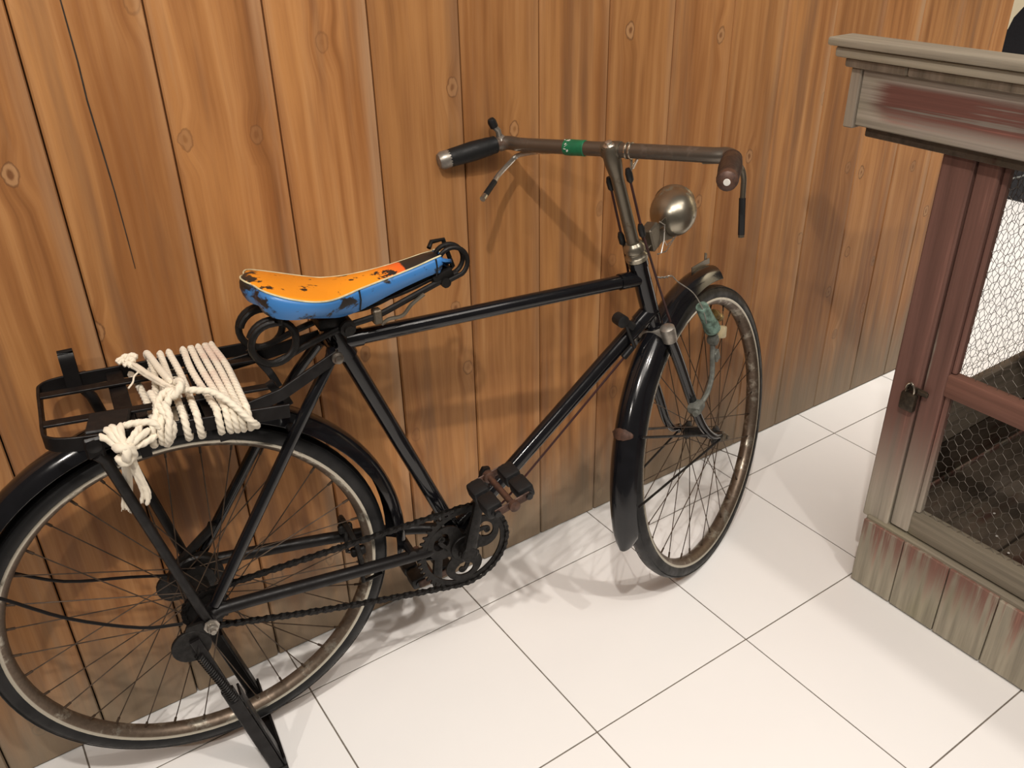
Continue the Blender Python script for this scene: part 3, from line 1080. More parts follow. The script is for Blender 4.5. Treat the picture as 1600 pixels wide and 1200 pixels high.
def pedal(end, side, tilt):
    w0 = side * 0.076
    c = V((end[0], 0, end[1]))
    fx = V((math.cos(tilt), 0, math.sin(tilt)))
    fz = V((-math.sin(tilt), 0, math.cos(tilt)))
    mb = MB()
    mb.tube([c + V((0, side * 0.062, 0)), c + V((0, side * 0.178, 0))], 0.0058, 12)
    mb.lathe([(0.008, 0), (0.010, 0.002), (0.010, 0.010), (0.007, 0.012)], c + V((0, side * 0.171, 0)), (0, side, 0), 12)
    mb.lathe([(0.008, 0), (0.011, 0.002), (0.011, 0.012), (0.008, 0.014)], c + V((0, side * 0.074, 0)), (0, side, 0), 12)
    pd = mb.build('pedal', M['rust'], bike, label='rusty spindle')
    for wv in (side * 0.080, side * 0.172):
        mb = MB()
        mb.obox(c + V((0, wv, 0)), fx, ey, fz, (0.034, 0.0014, 0.008), 0.001)
        mb.build('end_plate', M['rust'], pd)
    for s in (-1, 1):
        mb = MB()
        for (wa, wb) in ((0.083, 0.122), (0.126, 0.168)):
            cc = c + fx * (s * 0.031) + V((0, side * (wa + wb) / 2, 0))
            mb.obox(cc, fx, ey, fz, (0.0155, (wb - wa) / 2, 0.0135), 0.006)
        mb.tube([c + fx * (s * 0.031) + V((0, side * 0.080, 0)), c + fx * (s * 0.031) + V((0, side * 0.172, 0))], 0.009, 10)
        mb.tube([c + fx * (s * 0.031) + V((0, side * 0.172, 0)), c + fx * (s * 0.031) + V((0, side * 0.178, 0))], 0.006, 8)
        mb.build('pedal_rubber', M['rubber'], pd)
    return pd


crank((0.498, 0.4765), -1)
crank((0.4405, 0.140), 1)
pedal((0.498, 0.4765), -1, math.radians(14))
pedal((0.4405, 0.140), 1, math.radians(8))

# --- fenders
def fender(name, fn, a0, a1, R, hw, depth, n=48, flare=None):
    """fn(ang, r, lateral) -> point; thin arched section with turned-down sides"""
    mb = MB()
    sec = []
    for i in range(13):
        t = -1 + 2 * i / 12
        sec.append((t * hw if abs(t) < 0.75 else math.copysign(hw * (0.75 + (abs(t) - 0.75) * 0.9), t), -depth * abs(t) ** 2.6))
    ring0 = [(l, r) for l, r in sec] + [(l * 0.965, r - 0.0013) for l, r in reversed(sec)]
    rings = []
    for i in range(n + 1):
        f = i / n
        a = a0 + (a1 - a0) * f
        k = flare(f) if flare else (1.0, 0.0)
        rings.append([fn(a, R + r + k[1], l * k[0]) for l, r in ring0])
    mb.loft(rings)
    return mb.build(name, M['enamel'], bike, 50)


rf = fender('rear_fender', lambda a, r, l: V((r * math.cos(a), l, HUB_Z + r * math.sin(a))), math.radians(-6), math.radians(188), 0.361, 0.031, 0.024)
ff = fender('front_fender', lambda a, r, l: S(FH[0] + r * math.cos(a), FH[1] + l, FH[2] + 0.004 + r * math.sin(a)), math.radians(60), math.radians(176), 0.364, 0.031, 0.026,
            flare=lambda f: (1.0 - 0.10 * max(0, f - 0.72) / 0.28 - 0.38 * (max(0, f - 0.955) / 0.045) ** 2, 0.012 * max(0, f - 0.7) / 0.3))

# rear fender stays
for s in (-1, 1):
    mb = MB()
    mb.tube(smooth_path([V((-0.040, s * 0.064, HUB_Z + 0.005)), V((-0.10, s * 0.058, 0.383 + (0.012 if s > 0 else 0))), V((-0.19, s * 0.046, 0.435)), V((-0.262, s * 0.034, 0.4973)), V((-0.300, s * 0.030, 0.523))], 4), 0.0026, 8)
    mb.build('fender_stay', M['enamel_dull'], rf)
# front fender stays: two per side, and the rusted bracket round the back
def fpt(ang, r, l):
    a = math.radians(ang)
    return S(FH[0] + r * math.cos(a), FH[1] + l, FH[2] + 0.004 + r * math.sin(a))
for s in (-1, 1):
    mb = MB()
    mb.tube([S(FH[0] - 0.008, s * 0.050, FH[2] + 0.012), fpt(138, 0.346, 0.027 if s > 0 else -0.0325)], 0.0028, 8)
    mb.build('fender_stay', M['enamel_dull'], ff)
    mb = MB()
    mb.tube([S(FH[0] - 0.010, s * 0.050, FH[2] - 0.002), fpt(161, 0.344, 0.025 if s > 0 else -0.033)], 0.0024, 8)
    mb.build('fender_stay', M['enamel_dull'], ff)
mb = MB()
rings = []
for i in range(13):
    t = -1 + 2 * i / 12
    lat = 0.002 + t * 0.0225
    hh = math.radians(1.75) * math.sqrt(max(0.06, 1 - t * t)) + math.radians(0.1) * math.sin(i * 2.1)
    r_ = 0.3655 - 0.026 * abs(lat / 0.031) ** 2.6
    am = math.radians(138)
    rings.append([fpt(math.degrees(am - hh), r_ + 0.0012, lat), fpt(math.degrees(am - hh * 0.6), r_ + 0.0024, lat), fpt(math.degrees(am + hh * 0.6), r_ + 0.0024, lat), fpt(math.degrees(am + hh), r_ + 0.0012, lat), fpt(math.degrees(am + hh), r_ - 0.0005, lat), fpt(math.degrees(am - hh), r_ - 0.0005, lat)])
mb.loft(rings)
mb.build('stay_bracket', M['rust'], ff, label='rusty brown bracket')
# torn tip: clip and nose bracket
mb = MB()
mb.bar([fpt(73, 0.368, 0.004), fpt(64, 0.369, 0.006), fpt(59, 0.372, 0.007)], 0.012, 0.002, up=SL)
mb.bar([fpt(61, 0.369, 0.010), fpt(60.2, 0.388, 0.012)], 0.008, 0.003, up=SL)
mb.build('fender_clip', M['stem'], ff)

# --- fork
mb = MB()
mb.tube([S(0, 0, -0.030), S(0, 0, -0.004)], 0.016, 14)
mb.obox(S(-0.006, 0, -0.020), SE, SL, SA, (0.012, 0.034, 0.010), 0.005)
fork = mb.build('fork', M['enamel_dull'], bike)
for s in (-1, 1):
    mb = MB()
    pts = smooth_path([S(-0.014, s * 0.036, -0.004), S(0.000, s * 0.037, -0.09), S(0.013, s * 0.038, -0.20), S(0.023, s * 0.042, -0.275), S(0.045, s * 0.047, -0.325), S(FH[0] - 0.004, s * 0.050, FH[2] + 0.006)], 5)
    n = len(pts)
    mb.tube(pts, [0.0115 - 0.0045 * (i / (n - 1)) ** 1.5 for i in range(n)], 12)
    mb.disc(S(FH[0], s * 0.050, FH[2]), SL, 0.011, 0.005, 14)
    mb.build('fork_blade', M['enamel'], fork)
    mb = MB()
    mb.lathe([(0.010, 0), (0.010, 0.003), (0.0075, 0.0035), (0.0075, 0.010), (0.004, 0.011), (0.004, 0.016)], S(FH[0], s * 0.0525, FH[2]), SL * s, 8)
    mb.build('axle_nut', M['stem'], fork)
# nickel crown cover with a rounded cap over each blade
mb = MB()
for s in (-1, 1):
    mb.lathe([(0.0145, -0.026), (0.0150, -0.004), (0.0140, 0.004), (0.009, 0.008), (0.003, 0.009)], S(-0.012, s * 0.036, 0.004), SA, 18)
mb.obox(S(-0.008, 0, -0.010), SE, SL, SA, (0.0135, 0.036, 0.0110), 0.005)
mb.lathe([(0.0215, -0.028), (0.0215, -0.008), (0.0185, -0.004)], S(0, 0, 0), SA, 20)
mb.build('crown_cover', M['crown'], fork, label='pale nickel crown cover')

# --- headset and stem
mb = MB()
mb.lathe([(0.0175, 0.150), (0.0205, 0.152), (0.0210, 0.160), (0.0185, 0.163), (0.0180, 0.168), (0.0200, 0.171), (0.0195, 0.180), (0.0165, 0.184), (0.0135, 0.188)], S(0, 0, 0), SA, 20)
mb.build('headset', M['lamp'], bike)
mb = MB()
mb.lathe([(0.0112, 0.180), (0.0112, 0.320), (0.0125, 0.326), (0.0150, 0.345), (0.0155, 0.372), (0.0135, 0.3765)], S(0, 0, 0), SA, 18)
mb.lathe([(0.0138, -0.017), (0.0146, -0.013), (0.0146, 0.013), (0.0138, 0.017)], S(0.006, 0.0, 0.3655), SL, 18)
stem = mb.build('stem', M['stem'], bike)
mb = MB()
mb.lathe([(0.0105, 0.3745), (0.0110, 0.378), (0.0095, 0.3795), (0.0060, 0.380), (0.0060, 0.384), (0.0035, 0.385)], S(0, 0, 0), SA, 16)
mb.build('stem_bolt', M['silver'], stem)

# --- handlebar
def HB(l):      # centre line of the straight part
    return (0.0065 + 0.018 * l, l, 0.3655 + 0.055 * l)
GL0, GL1 = V((-0.004, 0.238, 0.3835)), V((-0.082, 0.283, 0.399))
GR0, GR1 = V((-0.012, -0.2165, 0.3555)), V((-0.092, -0.244, 0.3700))
bar_pts = [S(*GL1), S(*((GL0 + GL1) / 2)), S(*GL0), S(0.012, 0.217, 0.3790), S(*HB(0.185)), S(*HB(0.13)), S(*HB(0.05)), S(*HB(-0.05)), S(*HB(-0.13)), S(*HB(-0.180)), S(0.0045, -0.2035, 0.3545), S(*GR0), S(*((GR0 + GR1) / 2)), S(*GR1)]
mb = MB().tube(smooth_path(bar_pts, 7), 0.0124, 14)
hbar = mb.build('handlebar', M['bar'], bike)


def grip(p0, p1, mat, cap, name='grip', big=0.0):
    p0, p1 = S(*p0), S(*p1)
    d = p1 - p0
    L = d.length
    mb = MB().lathe([(0.0130, -0.006), (0.0155, -0.004), (0.0155, 0.004), (0.0165, 0.010), (0.0178, L * 0.45), (0.0165, L * 0.85), (0.0158, L), (0.012, L + 0.002)], p0, d, 20)
    mb.build(name, mat, hbar)
    return p1, d.normalized()


p1, d = grip(GL0, GL1, M['rubber'], None)
MB().lathe([(0.0160, -0.004), (0.0162, 0.010), (0.0125, 0.017), (0.004, 0.019)], p1, d, 18).build('grip_cap', M['crown'], hbar, label='worn metal cap on far grip')
p1, d = grip(GR0, GR1, simple('brown_grip_rubber', (0.028, 0.016, 0.013), 0.45, 0, 0.4, 40), None)
MB().lathe([(0.0158, -0.002), (0.0165, 0.004), (0.0150, 0.012), (0.009, 0.016), (0.004, 0.0165)], p1, d, 18).build('grip_cap', M['rust'], hbar)
MB().disc(p1 + d * 0.016, d, 0.0052, 0.003, 14).build('cap_pin', M['whitepaint'], hbar, label='pale pin in near grip end')
# green tape with torn pale flakes
mb = MB()
a, b = V(S(*HB(0.052))), V(S(*HB(0.092)))
mb.lathe([(0.0126, 0), (0.0138, 0.001), (0.0136, 0.015), (0.0140, 0.030), (0.0137, (b - a).length), (0.0126, (b - a).length + 0.001)], a, b - a, 18)
mb.build('green_tape', M['greentape'], hbar, label='green tape band')
mb = MB()
ax = (b - a).normalized()
for k in range(9):
    f = random.uniform(0.72, 0.98)
    t = random.uniform(-0.9, 0.9)
    up0 = V((-0.35, -0.75, 0.55))
    n0 = (up0 - ax * up0.dot(ax)).normalized()
    n1 = ax.cross(n0)
    nrm = n0 * math.cos(t) + n1 * math.sin(t)
    tn = ax.cross(nrm)
    q = a.lerp(b, f) + nrm * 0.0139
    mb.obox(q, (ax + tn * random.uniform(-1, 1)).normalized(), (tn - ax * random.uniform(-1, 1)).normalized(), nrm, (random.uniform(0.001, 0.0035), 0.0008, 0.0004))
mb.build('tape_flake', M['whitepaint'], hbar)
# clamp ring of the front brake lever
mb = MB()
for l in (-0.036, -0.0285):
    c0 = V(S(*HB(l)))
    mb.disc(c0, ax, 0.0142, 0.003, 18)
mb.tube([S(HB(-0.032)[0], -0.032, 0.352), S(-0.004, -0.034, 0.338), S(-0.008, -0.030, 0.328)], 0.003, 8)
mb.tube([S(HB(-0.032)[0] - 0.006, -0.047, 0.352), S(-0.006, -0.038, 0.338)], 0.0022, 8)
mb.build('clamp_ring', M['chrome'], hbar)
# bell clamp with black thumb piece by the far grip
mb = MB()
gd = (S(*GL1) - S(*GL0)).normalized()
c0 = S(*GL0) - gd * 0.016
mb.disc(c0, gd, 0.0150, 0.013, 18)
mb.tube([c0 + SA * 0.010, c0 + SA * 0.024 - SL * 0.002, c0 + SA * 0.034 + gd * 0.004], 0.0055, 10)
mb.build('bell_clamp', M['crown'], hbar)
mb = MB()
mb.lathe([(0.004, 0), (0.0075, 0.001), (0.0080, 0.012), (0.006, 0.017), (0.003, 0.018)], c0 + SA * 0.031 + gd * 0.003, SA + gd * 0.15, 12)
mb.build('thumb_piece', M['rubber'], hbar)
# brake levers (rod levers) with black sleeves
mb = MB()
lp = smooth_path([S(0.052, 0.185, 0.352), S(0.056, 0.225, 0.344), S(0.036, 0.245, 0.3375), S(0.002, 0.2445, 0.335), S(-0.036, 0.2392, 0.335), S(-0.060, 0.235, 0.335)], 5)
lp = smooth_path([S(0.010, 0.130, 0.362), S(0.014, 0.165, 0.359), S(0.013, 0.196, 0.355), S(0.010, 0.208, 0.352), S(-0.002, 0.212, 0.349), S(-0.045, 0.212, 0.347), S(-0.068, 0.208, 0.345)], 5)
mb.tube(lp, 0.0046, 10)
lever = mb.build('brake_lever', M['silver'], hbar)
MB().tube([S(-0.066, 0.2085, 0.345), S(-0.110, 0.202, 0.342)], 0.0052, 10).build('lever_sleeve', M['rubber'], hbar)
MB().tube([S(-0.108, 0.2022, 0.342), S(-0.119, 0.2006, 0.3415)], 0.0054, 10).build('lever_tip', M['chrome'], hbar)
mb = MB()
lr = smooth_path([S(0.004, -0.160, 0.345), S(0.006, -0.205, 0.343), S(0.002, -0.222, 0.336), S(0.003, -0.224, 0.318), S(0.000, -0.222, 0.300), S(-0.004, -0.220, 0.2835)], 5)
mb.tube(lr, 0.0044, 10)
mb.build('brake_lever', M['stem'], hbar)
MB().tube([S(-0.004, -0.220, 0.285), S(-0.028, -0.220, 0.2325)], 0.0054, 10).build('lever_sleeve', M['rubber'], hbar)
MB().tube([S(-0.028, -0.220, 0.2335), S(-0.0295, -0.220, 0.2290)], 0.0050, 10).build('lever_tip', M['stem'], hbar)

# --- brake rods
def rod(name, pts, r=0.0023, ferr=True, mat=None):
    o = MB().tube([V(p) for p in pts], r, 8).build(name, mat or M['redrod'], bike)
    return o
rod('brake_rod', [S(0.0045, 0.020, 0.300), S(-0.001, 0.020, 0.190), S(-0.006, 0.022, 0.12)])
rod('brake_rod', [S(-0.009, -0.030, 0.325), S(-0.0125, -0.032, 0.2188), S(-0.004, -0.034, 0.10), S(0.004, -0.036, 0.01)])
for q, ax_ in ((S(0.005, 0.020, 0.303), 1), (S(-0.0085, -0.030, 0.327), 1), (S(-0.002, 0.0205, 0.196), 1), (S(-0.0123, -0.031, 0.222), 1)):
    MB().lathe([(0.003, -0.014), (0.0060, -0.010), (0.0062, 0.004), (0.0040, 0.012)], q, SA, 10).build('rod_nut', M['rubber'], bike)
mb = MB()
mb.lathe([(0.007, -0.010), (0.0120, -0.008), (0.0120, 0.014), (0.007, 0.016)], V((0.8090, -0.018, 0.679)), ey, 16)
mb.obox(V((0.824, -0.016, 0.668)), (0.8, 0, -0.6), ey, (0.6, 0, 0.8), (0.018, 0.007, 0.008), 0.003)
mb.tube([V((0.818, -0.021, 0.668)), V((0.838, -0.024, 0.618))], 0.0032, 8)
mb.build('bell_crank', M['rubber'], bike)
rod('brake_rod', [V((0.838, -0.020, 0.618)), V((0.820, -0.020, 0.603)), V((0.56, -0.020, 0.362)), V((0.43, -0.012, 0.27))], 0.0022)
mb = MB()
mb.obox(V((0.826, -0.020, 0.610)), (0.73, 0, 0.68), ey, (-0.68, 0, 0.73), (0.014, 0.005, 0.006), 0.002)
mb.build('rod_nut', M['rubber'], bike)
# caliper-like rear rod brake under the chain stays
mb = MB()
mb.tube([V((0.43, -0.012, 0.27)), V((0.36, -0.010, 0.290)), V((0.30, -0.016, 0.300))], 0.004, 8)
mb.tube(smooth_path([V((0.262, -0.050, 0.355)), V((0.258, -0.040, 0.395)), V((0.258, 0.040, 0.395)), V((0.262, 0.050, 0.355))], 4), 0.005, 8)
for s in (-1, 1):
    mb.obox(V((0.262, s * 0.036, 0.372)), ex, ey, ez, (0.013, 0.006, 0.009), 0.003)
    mb.tube([V((0.262, s * 0.036, 0.372)), V((0.262, s * 0.046, 0.31)), V((0.30, s * 0.03, 0.30))], 0.004, 8)
mb.build('rear_brake', M['greasy'], bike)

# --- headlamp on its bracket
LC = S(0.136, -0.012, 0.164)
la = (SE * 0.86 + SL * 0.30 + SA * 0.10).normalized()
prof = []
for i in range(15):
    t = i / 14
    x = -0.046 + 0.101 * t
    r = 0.0440 * math.sqrt(max(0.0, 1 - ((x - 0.004) / 0.0505) ** 2))
    prof.append((max(r, 0.002), x))
prof += [(0.0375, 0.034), (0.0385, 0.038), (0.0360, 0.042), (0.010, 0.045)]
prof = [p for p in prof if p[1] < 0.030] + prof[-4:]
mb = MB().lathe(prof, LC, la, 28)
lamp = mb.build('headlamp', M['lamp'], bike, 60)
mb = MB()
mb.obox(S(0.049, -0.008, 0.168), SE, SL, SA, (0.0165, 0.012, 0.023), 0.003)
mb.bar([S(0.018, 0, 0.158), S(0.050, -0.006, 0.160)], 0.024, 0.004, up=SA)
mb.sweep([S(0.062, -0.010, 0.158), S(0.085, -0.014, 0.150), S(0.112, -0.016, 0.138)], [(-0.012, -0.002), (0.012, -0.002), (0.012, 0.002), (-0.012, 0.002)], up=SL)
mb.bar([S(0.060, -0.018, 0.180), S(0.090, -0.018, 0.176), S(0.118, -0.018, 0.150)], 0.003, 0.012, up=SA)
mb.build('lamp_bracket', M['stem'], lamp)
mb = MB()
mb.tube([S(0.066, -0.022, 0.190), S(0.078, -0.024, 0.176), S(0.064, -0.024, 0.152), S(0.045, -0.024, 0.136), S(0.035, -0.022, 0.140)], 0.0013, 6)
mb.tube([S(0.064, -0.024, 0.152), S(0.070, -0.024, 0.136), S(0.100, -0.030, 0.138)], 0.001, 6)
mb.tube([S(0.035, -0.022, 0.140), S(0.060, -0.026, 0.130), S(0.098, -0.030, 0.139)], 0.001, 6)
mb.build('lamp_wire', M['silver'], lamp)

# --- bottle dynamo on the near fork blade
dt, db = S(0.094, -0.056, -0.018), S(0.112, -0.060, -0.088)
dd = (db - dt).normalized()
Ld = (db - dt).length
mb = MB().lathe([(0.004, -0.003), (0.0120, 0.000), (0.0130, 0.006), (0.0142, Ld * 0.55), (0.0150, Ld * 0.75), (0.0165, Ld * 0.80), (0.0165, Ld), (0.012, Ld + 0.004)], dt, dd, 20)
dyn = mb.build('dynamo', M['patina'], bike, label='green patinated dynamo')
mb = MB()
mb.lathe([(0.010, 0), (0.0110, 0.004), (0.0110, 0.012), (0.007, 0.013), (0.007, 0.024), (0.0085, 0.025), (0.0085, 0.036), (0.004, 0.038)], dt + dd * (Ld * 0.62) + SE * 0.022, dd * 0.7 + SE * 0.45, 14)
mb.build('dynamo_roller', M['brass'], dyn)
mb = MB()
mb.obox(db + SE * 0.020 - SA * 0.022, (SE * 0.8 - SA * 0.6), SL, (SE * 0.6 + SA * 0.8), (0.020, 0.012, 0.013), 0.005)
mb.obox(db + SE * 0.034 - SA * 0.034, (SE * 0.6 - SA * 0.8), SL, (SE * 0.8 + SA * 0.6), (0.008, 0.007, 0.006), 0.002)
mb.build('dynamo_terminal', M['cream'], dyn)
mb = MB()
mb.lathe([(0.008, -0.010), (0.0115, -0.008), (0.0125, 0.004), (0.009, 0.010)], db - SA * 0.022 - SE * 0.006, SL, 14)
mb.bar(smooth_path([db - SA * 0.022 - SE * 0.008, S(0.090, -0.060, -0.140), S(0.072, -0.060, -0.178), S(0.046, -0.058, -0.200), S(0.020, -0.056, -0.205)], 5), 0.009, 0.010, up=SL, bev=0.3)
mb.obox(S(0.100, -0.063, -0.146), SE, SL, SA, (0.009, 0.005, 0.012), 0.002)
mb.obox(S(0.004, -0.050, -0.205), SE, SL, SA, (0.015, 0.014, 0.009), 0.004)
mb.tube([S(-0.012, -0.058, -0.205), S(-0.020, -0.058, -0.203)], 0.006, 8)
mb.build('dynamo_arm', M['greygreen'], dyn)
mb = MB()
w1 = smooth_path([S(0.020, -0.020, 0.098), S(0.040, -0.024, 0.085), S(0.060, -0.026, 0.075), S(0.070, -0.030, 0.055), S(0.084, -0.050, 0.020), S(0.086, -0.062, -0.02), S(0.082, -0.066, -0.05)], 6)
mb.tube(w1, 0.0011, 6)
w2 = [p + SA * 0.0022 * math.sin(i * 1.3) + SL * 0.0022 * math.cos(i * 1.3) for i, p in enumerate(smooth_path([S(0.020, -0.020, 0.098), S(0.040, -0.024, 0.085), S(0.060, -0.026, 0.075)], 10))]
mb.tube(w2, 0.001, 6)
mb.build('dynamo_wire', M['wire'], dyn)

# --- saddle
ST = [  # u, half width at the welt, welt z, crown rise of the centre, skirt depth, tuck
    (0.165, 0.030, 0.8925, 0.004, 0.034, 0.000),
    (0.169, 0.052, 0.8935, 0.005, 0.036, 0.000),
    (0.179, 0.073, 0.8920, 0.007, 0.038, 0.002),
    (0.202, 0.085, 0.8835, 0.008, 0.034, 0.004),
    (0.230, 0.0865, 0.8735, 0.008, 0.028, 0.006),
    (0.257, 0.077, 0.8650, 0.008, 0.031, 0.010),
    (0.283, 0.059, 0.8590, 0.007, 0.037, 0.012),
    (0.314, 0.043, 0.8580, 0.007, 0.038, 0.008),
    (0.347, 0.034, 0.8595, 0.006, 0.033, 0.005),
    (0.383, 0.028, 0.8630, 0.006, 0.028, 0.003),
    (0.415, 0.024, 0.8675, 0.006, 0.026, 0.002),
    (0.440, 0.021, 0.8720, 0.005, 0.026, 0.001),
    (0.456, 0.018, 0.8740, 0.003, 0.028, 0.000),
]
ROLL = 0.105      # the saddle is twisted a little, far side lower


def rolled(p, hw):
    return V((p.x, p.y, p.z - ROLL * (p.y + hw)))

N1 = 17
rings = []
for (u, hw, z, cr, sk, tk) in ST:
    ring_ = []
    for i in range(N1):
        t = -1 + 2 * i / (N1 - 1)
        ring_.append(rolled(V((u + (0.010 * (1 - t * t) * -1 if u < 0.168 else 0), t * hw, z + cr * (1 - t * t))), hw))
    rings.append(ring_)
mb = MB()
mb.loft(rings, False, False)
saddle = mb.build('saddle', M['saddle_top'], bike, 60, label='worn orange top with black nose')
so = saddle.modifiers.new('thick', 'SOLIDIFY'); so.thickness = 0.004; so.offset = -1
# welt path right round
near = [V((u, -hw, z)) for (u, hw, z, *_r) in ST]
farr = [rolled(V((u, hw, z)), hw) for (u, hw, z, *_r) in ST]
backp = [rolled(V((ST[0][0] - 0.010 * (1 - t * t), t * ST[0][1], ST[0][2] + ST[0][3] * (1 - t * t))), ST[0][1]) for t in (0.7, 0.4, 0.0, -0.4, -0.7)]
nose = [V((0.462, -0.014, 0.8735)), V((0.466, 0.0, 0.873)), V((0.462, 0.014, 0.8735))]
welt = backp + near + nose + list(reversed(farr))
welt_s = smooth_path(welt, 4, True)
MB().tube(welt_s, 0.0013, 6, closed=True).build('piping', M['piping'], saddle)
# skirt: strip hanging from the welt
tops, bots = [], []
def bottom(p, k):
    u, hw, z, cr, sk, tk = ST[k]
    s = -1 if p.y < 0 else 1
    return V((p.x + (0.004 if k == 0 else 0), p.y - s * tk, p.z - sk))
bk = [V((p.x + 0.003, p.y * 0.96, p.z - 0.034)) for p in backp]
nb = [bottom(p, k) for k, p in enumerate(near)]
fb = [bottom(p, k) for k, p in enumerate(farr)]
nsb = [V((p.x - 0.004, p.y * 0.9, p.z - 0.026)) for p in nose]
bot = bk + nb + nsb + list(reversed(fb))
bot_s = smooth_path(bot, 4, True)
rings = []
ce = V((0.3, 0, 0.85))
nw = len(welt_s)
for q_, (a_, b_) in enumerate(zip(welt_s, bot_s)):
    tg = welt_s[(q_ + 2) % nw] - welt_s[(q_ - 2) % nw]
    n_ = V((tg.y, -tg.x, 0)).normalized()
    if n_.dot(V((a_.x - 0.27, a_.y, 0))) < 0: n_ = -n_
    mid = a_.lerp(b_, 0.45) + n_ * 0.0045
    rings.append([a_ + V((0, 0, -0.0008)), a_.lerp(b_, 0.2) + n_ * 0.003, mid, a_.lerp(b_, 0.75) + n_ * 0.003, b_, b_ - n_ * 0.004])
rings.append(rings[0])
mb = MB()
mb.loft(rings, False, False)
sk = mb.build('skirt', M['saddle_side'], saddle, 60, label='blue vinyl skirt with black wear')
so = sk.modifiers.new('thick', 'SOLIDIFY'); so.thickness = 0.0025
# sewn seam on the near side, nose flap
mb = MB()
kk = 6
mb.tube([V((0.314, -0.0445, 0.8570)), V((0.3145, -0.0465, 0.842)), V((0.314, -0.038, 0.822))], 0.0013, 6)
mb.build('seam', M['rubber'], saddle)
mb = MB()
mb.tube([V((0.449, -0.0225, 0.8722)), V((0.4495, -0.0245, 0.858)), V((0.449, -0.021, 0.843))], 0.0013, 6)
mb.build('seam', M['rubber'], saddle)
mb = MB()
mb.sweep(smooth_path([V((0.458, -0.018, 0.868)), V((0.468, -0.012, 0.864)), V((0.4725, -0.004, 0.856)), V((0.470, -0.004, 0.846))], 4), [(-0.010, -0.002), (0.010, -0.002), (0.010, 0.002), (-0.010, 0.002)], up=V((0, 0, 1)))
mb.build('nose_flap', M['saddle_side'], saddle)


def coil(c, r, w0, w1, turns, wire, start=0.0, n=26, tilt=0.0):
    pts = []
    tot_ = int(n * turns)
    for i in range(tot_ + 1):
        t = start + 2 * PI * turns * i / tot_
        w = w0 + (w1 - w0) * i / tot_
        pts.append(V((c[0] + r * math.cos(t) + tilt * (w - w0), w, c[1] + r * math.sin(t))))
    return pts


for s in (-1, 1):
    # rear coil: two big turns, then the wire runs forward to the clamp
    cc_ = (0.1762, 0.8095) if s < 0 else (0.1800, 0.7860)
    pts = coil(cc_, 0.0330, s * 0.062, s * 0.047, 1.25, 0.0058, start=math.radians(70))
    mb = MB()
    mb.tube([V((cc_[0] + 0.014, s * 0.062, cc_[1] + 0.050))] + pts, 0.0056, 10)
    mb.build('coil_spring', M['greasy'], saddle)
    mb = MB()
    wire_pts = smooth_path([V((0.168, s * 0.056, cc_[1] - 0.0325)), V((0.190, s * 0.052, cc_[1] - 0.029)), V((0.235, s * 0.040, (cc_[1] - 0.022 + 0.790) / 2)), V((0.290, s * 0.026, 0.795)), V((0.345, s * 0.020, 0.7985)), V((0.395, s * 0.018, 0.8125)), V((0.455, s * 0.016, 0.8305)), V((0.488, s * 0.013, 0.8370))], 5)
    mb.tube(wire_pts, 0.0052, 10)
    mb.build('saddle_wire', M['greasy'], saddle)
    mb = MB()
    mb.bar(smooth_path([V((0.300, s * 0.016, 0.820)), V((0.38, s * 0.014, 0.822)), V((0.455, s * 0.010, 0.838))], 4), 0.006, 0.005, up=ez)
    mb.build('saddle_strut', M['greasy'], saddle)
mb = MB()
pts = coil((0.4800, 0.8600), 0.0235, -0.024, 0.012, 2.0, 0.004, start=math.radians(-60), n=26)
mb.tube([V((0.470, -0.022, 0.832))] + pts + [V((0.478, 0.014, 0.888)), V((0.456, 0.010, 0.889)), V((0.449, 0.004, 0.882))], 0.0039, 10)
mb.build('coil_spring', M['greasy'], saddle)
mb = MB()
mb.obox(V((0.462, 0, 0.838)), (0.93, 0, 0.36), ey, (-0.36, 0, 0.93), (0.018, 0.020, 0.009), 0.004)
mb.tube([V((0.464, -0.024, 0.829)), V((0.464, 0.024, 0.829))], 0.0085, 10)
mb.build('nose_clamp', M['greasy'], saddle)
mb = MB()
mb.lathe([(0.0125, -0.030), (0.0125, 0.020)], V((0.274, 0, 0.790)), (-0.36, 0, 0.93), 14)
mb.tube([V((0.292, -0.036, 0.796)), V((0.292, 0.036, 0.796))], 0.013, 12)
mb.lathe([(0.012, 0), (0.0125, 0.006), (0.008, 0.007), (0.008, 0.014)], V((0.292, -0.034, 0.796)), (0, -1, 0), 10)
mb.obox(V((0.272, 0, 0.806)), ex, ey, ez, (0.022, 0.030, 0.010), 0.004)
mb.build('saddle_clamp', M['greasy'], saddle)
mb = MB()
mb.tube(smooth_path([V((0.350, -0.024, 0.784)), V((0.362, -0.026, 0.791)), V((0.385, -0.026, 0.792)), V((0.402, -0.024, 0.806)), V((0.425, -0.022, 0.818))], 5), 0.0032, 8)
mb.obox(V((0.345, -0.020, 0.798)), ex, ey, ez, (0.007, 0.008, 0.012), 0.002)
mb.build('loose_wire', M['stem'], saddle)

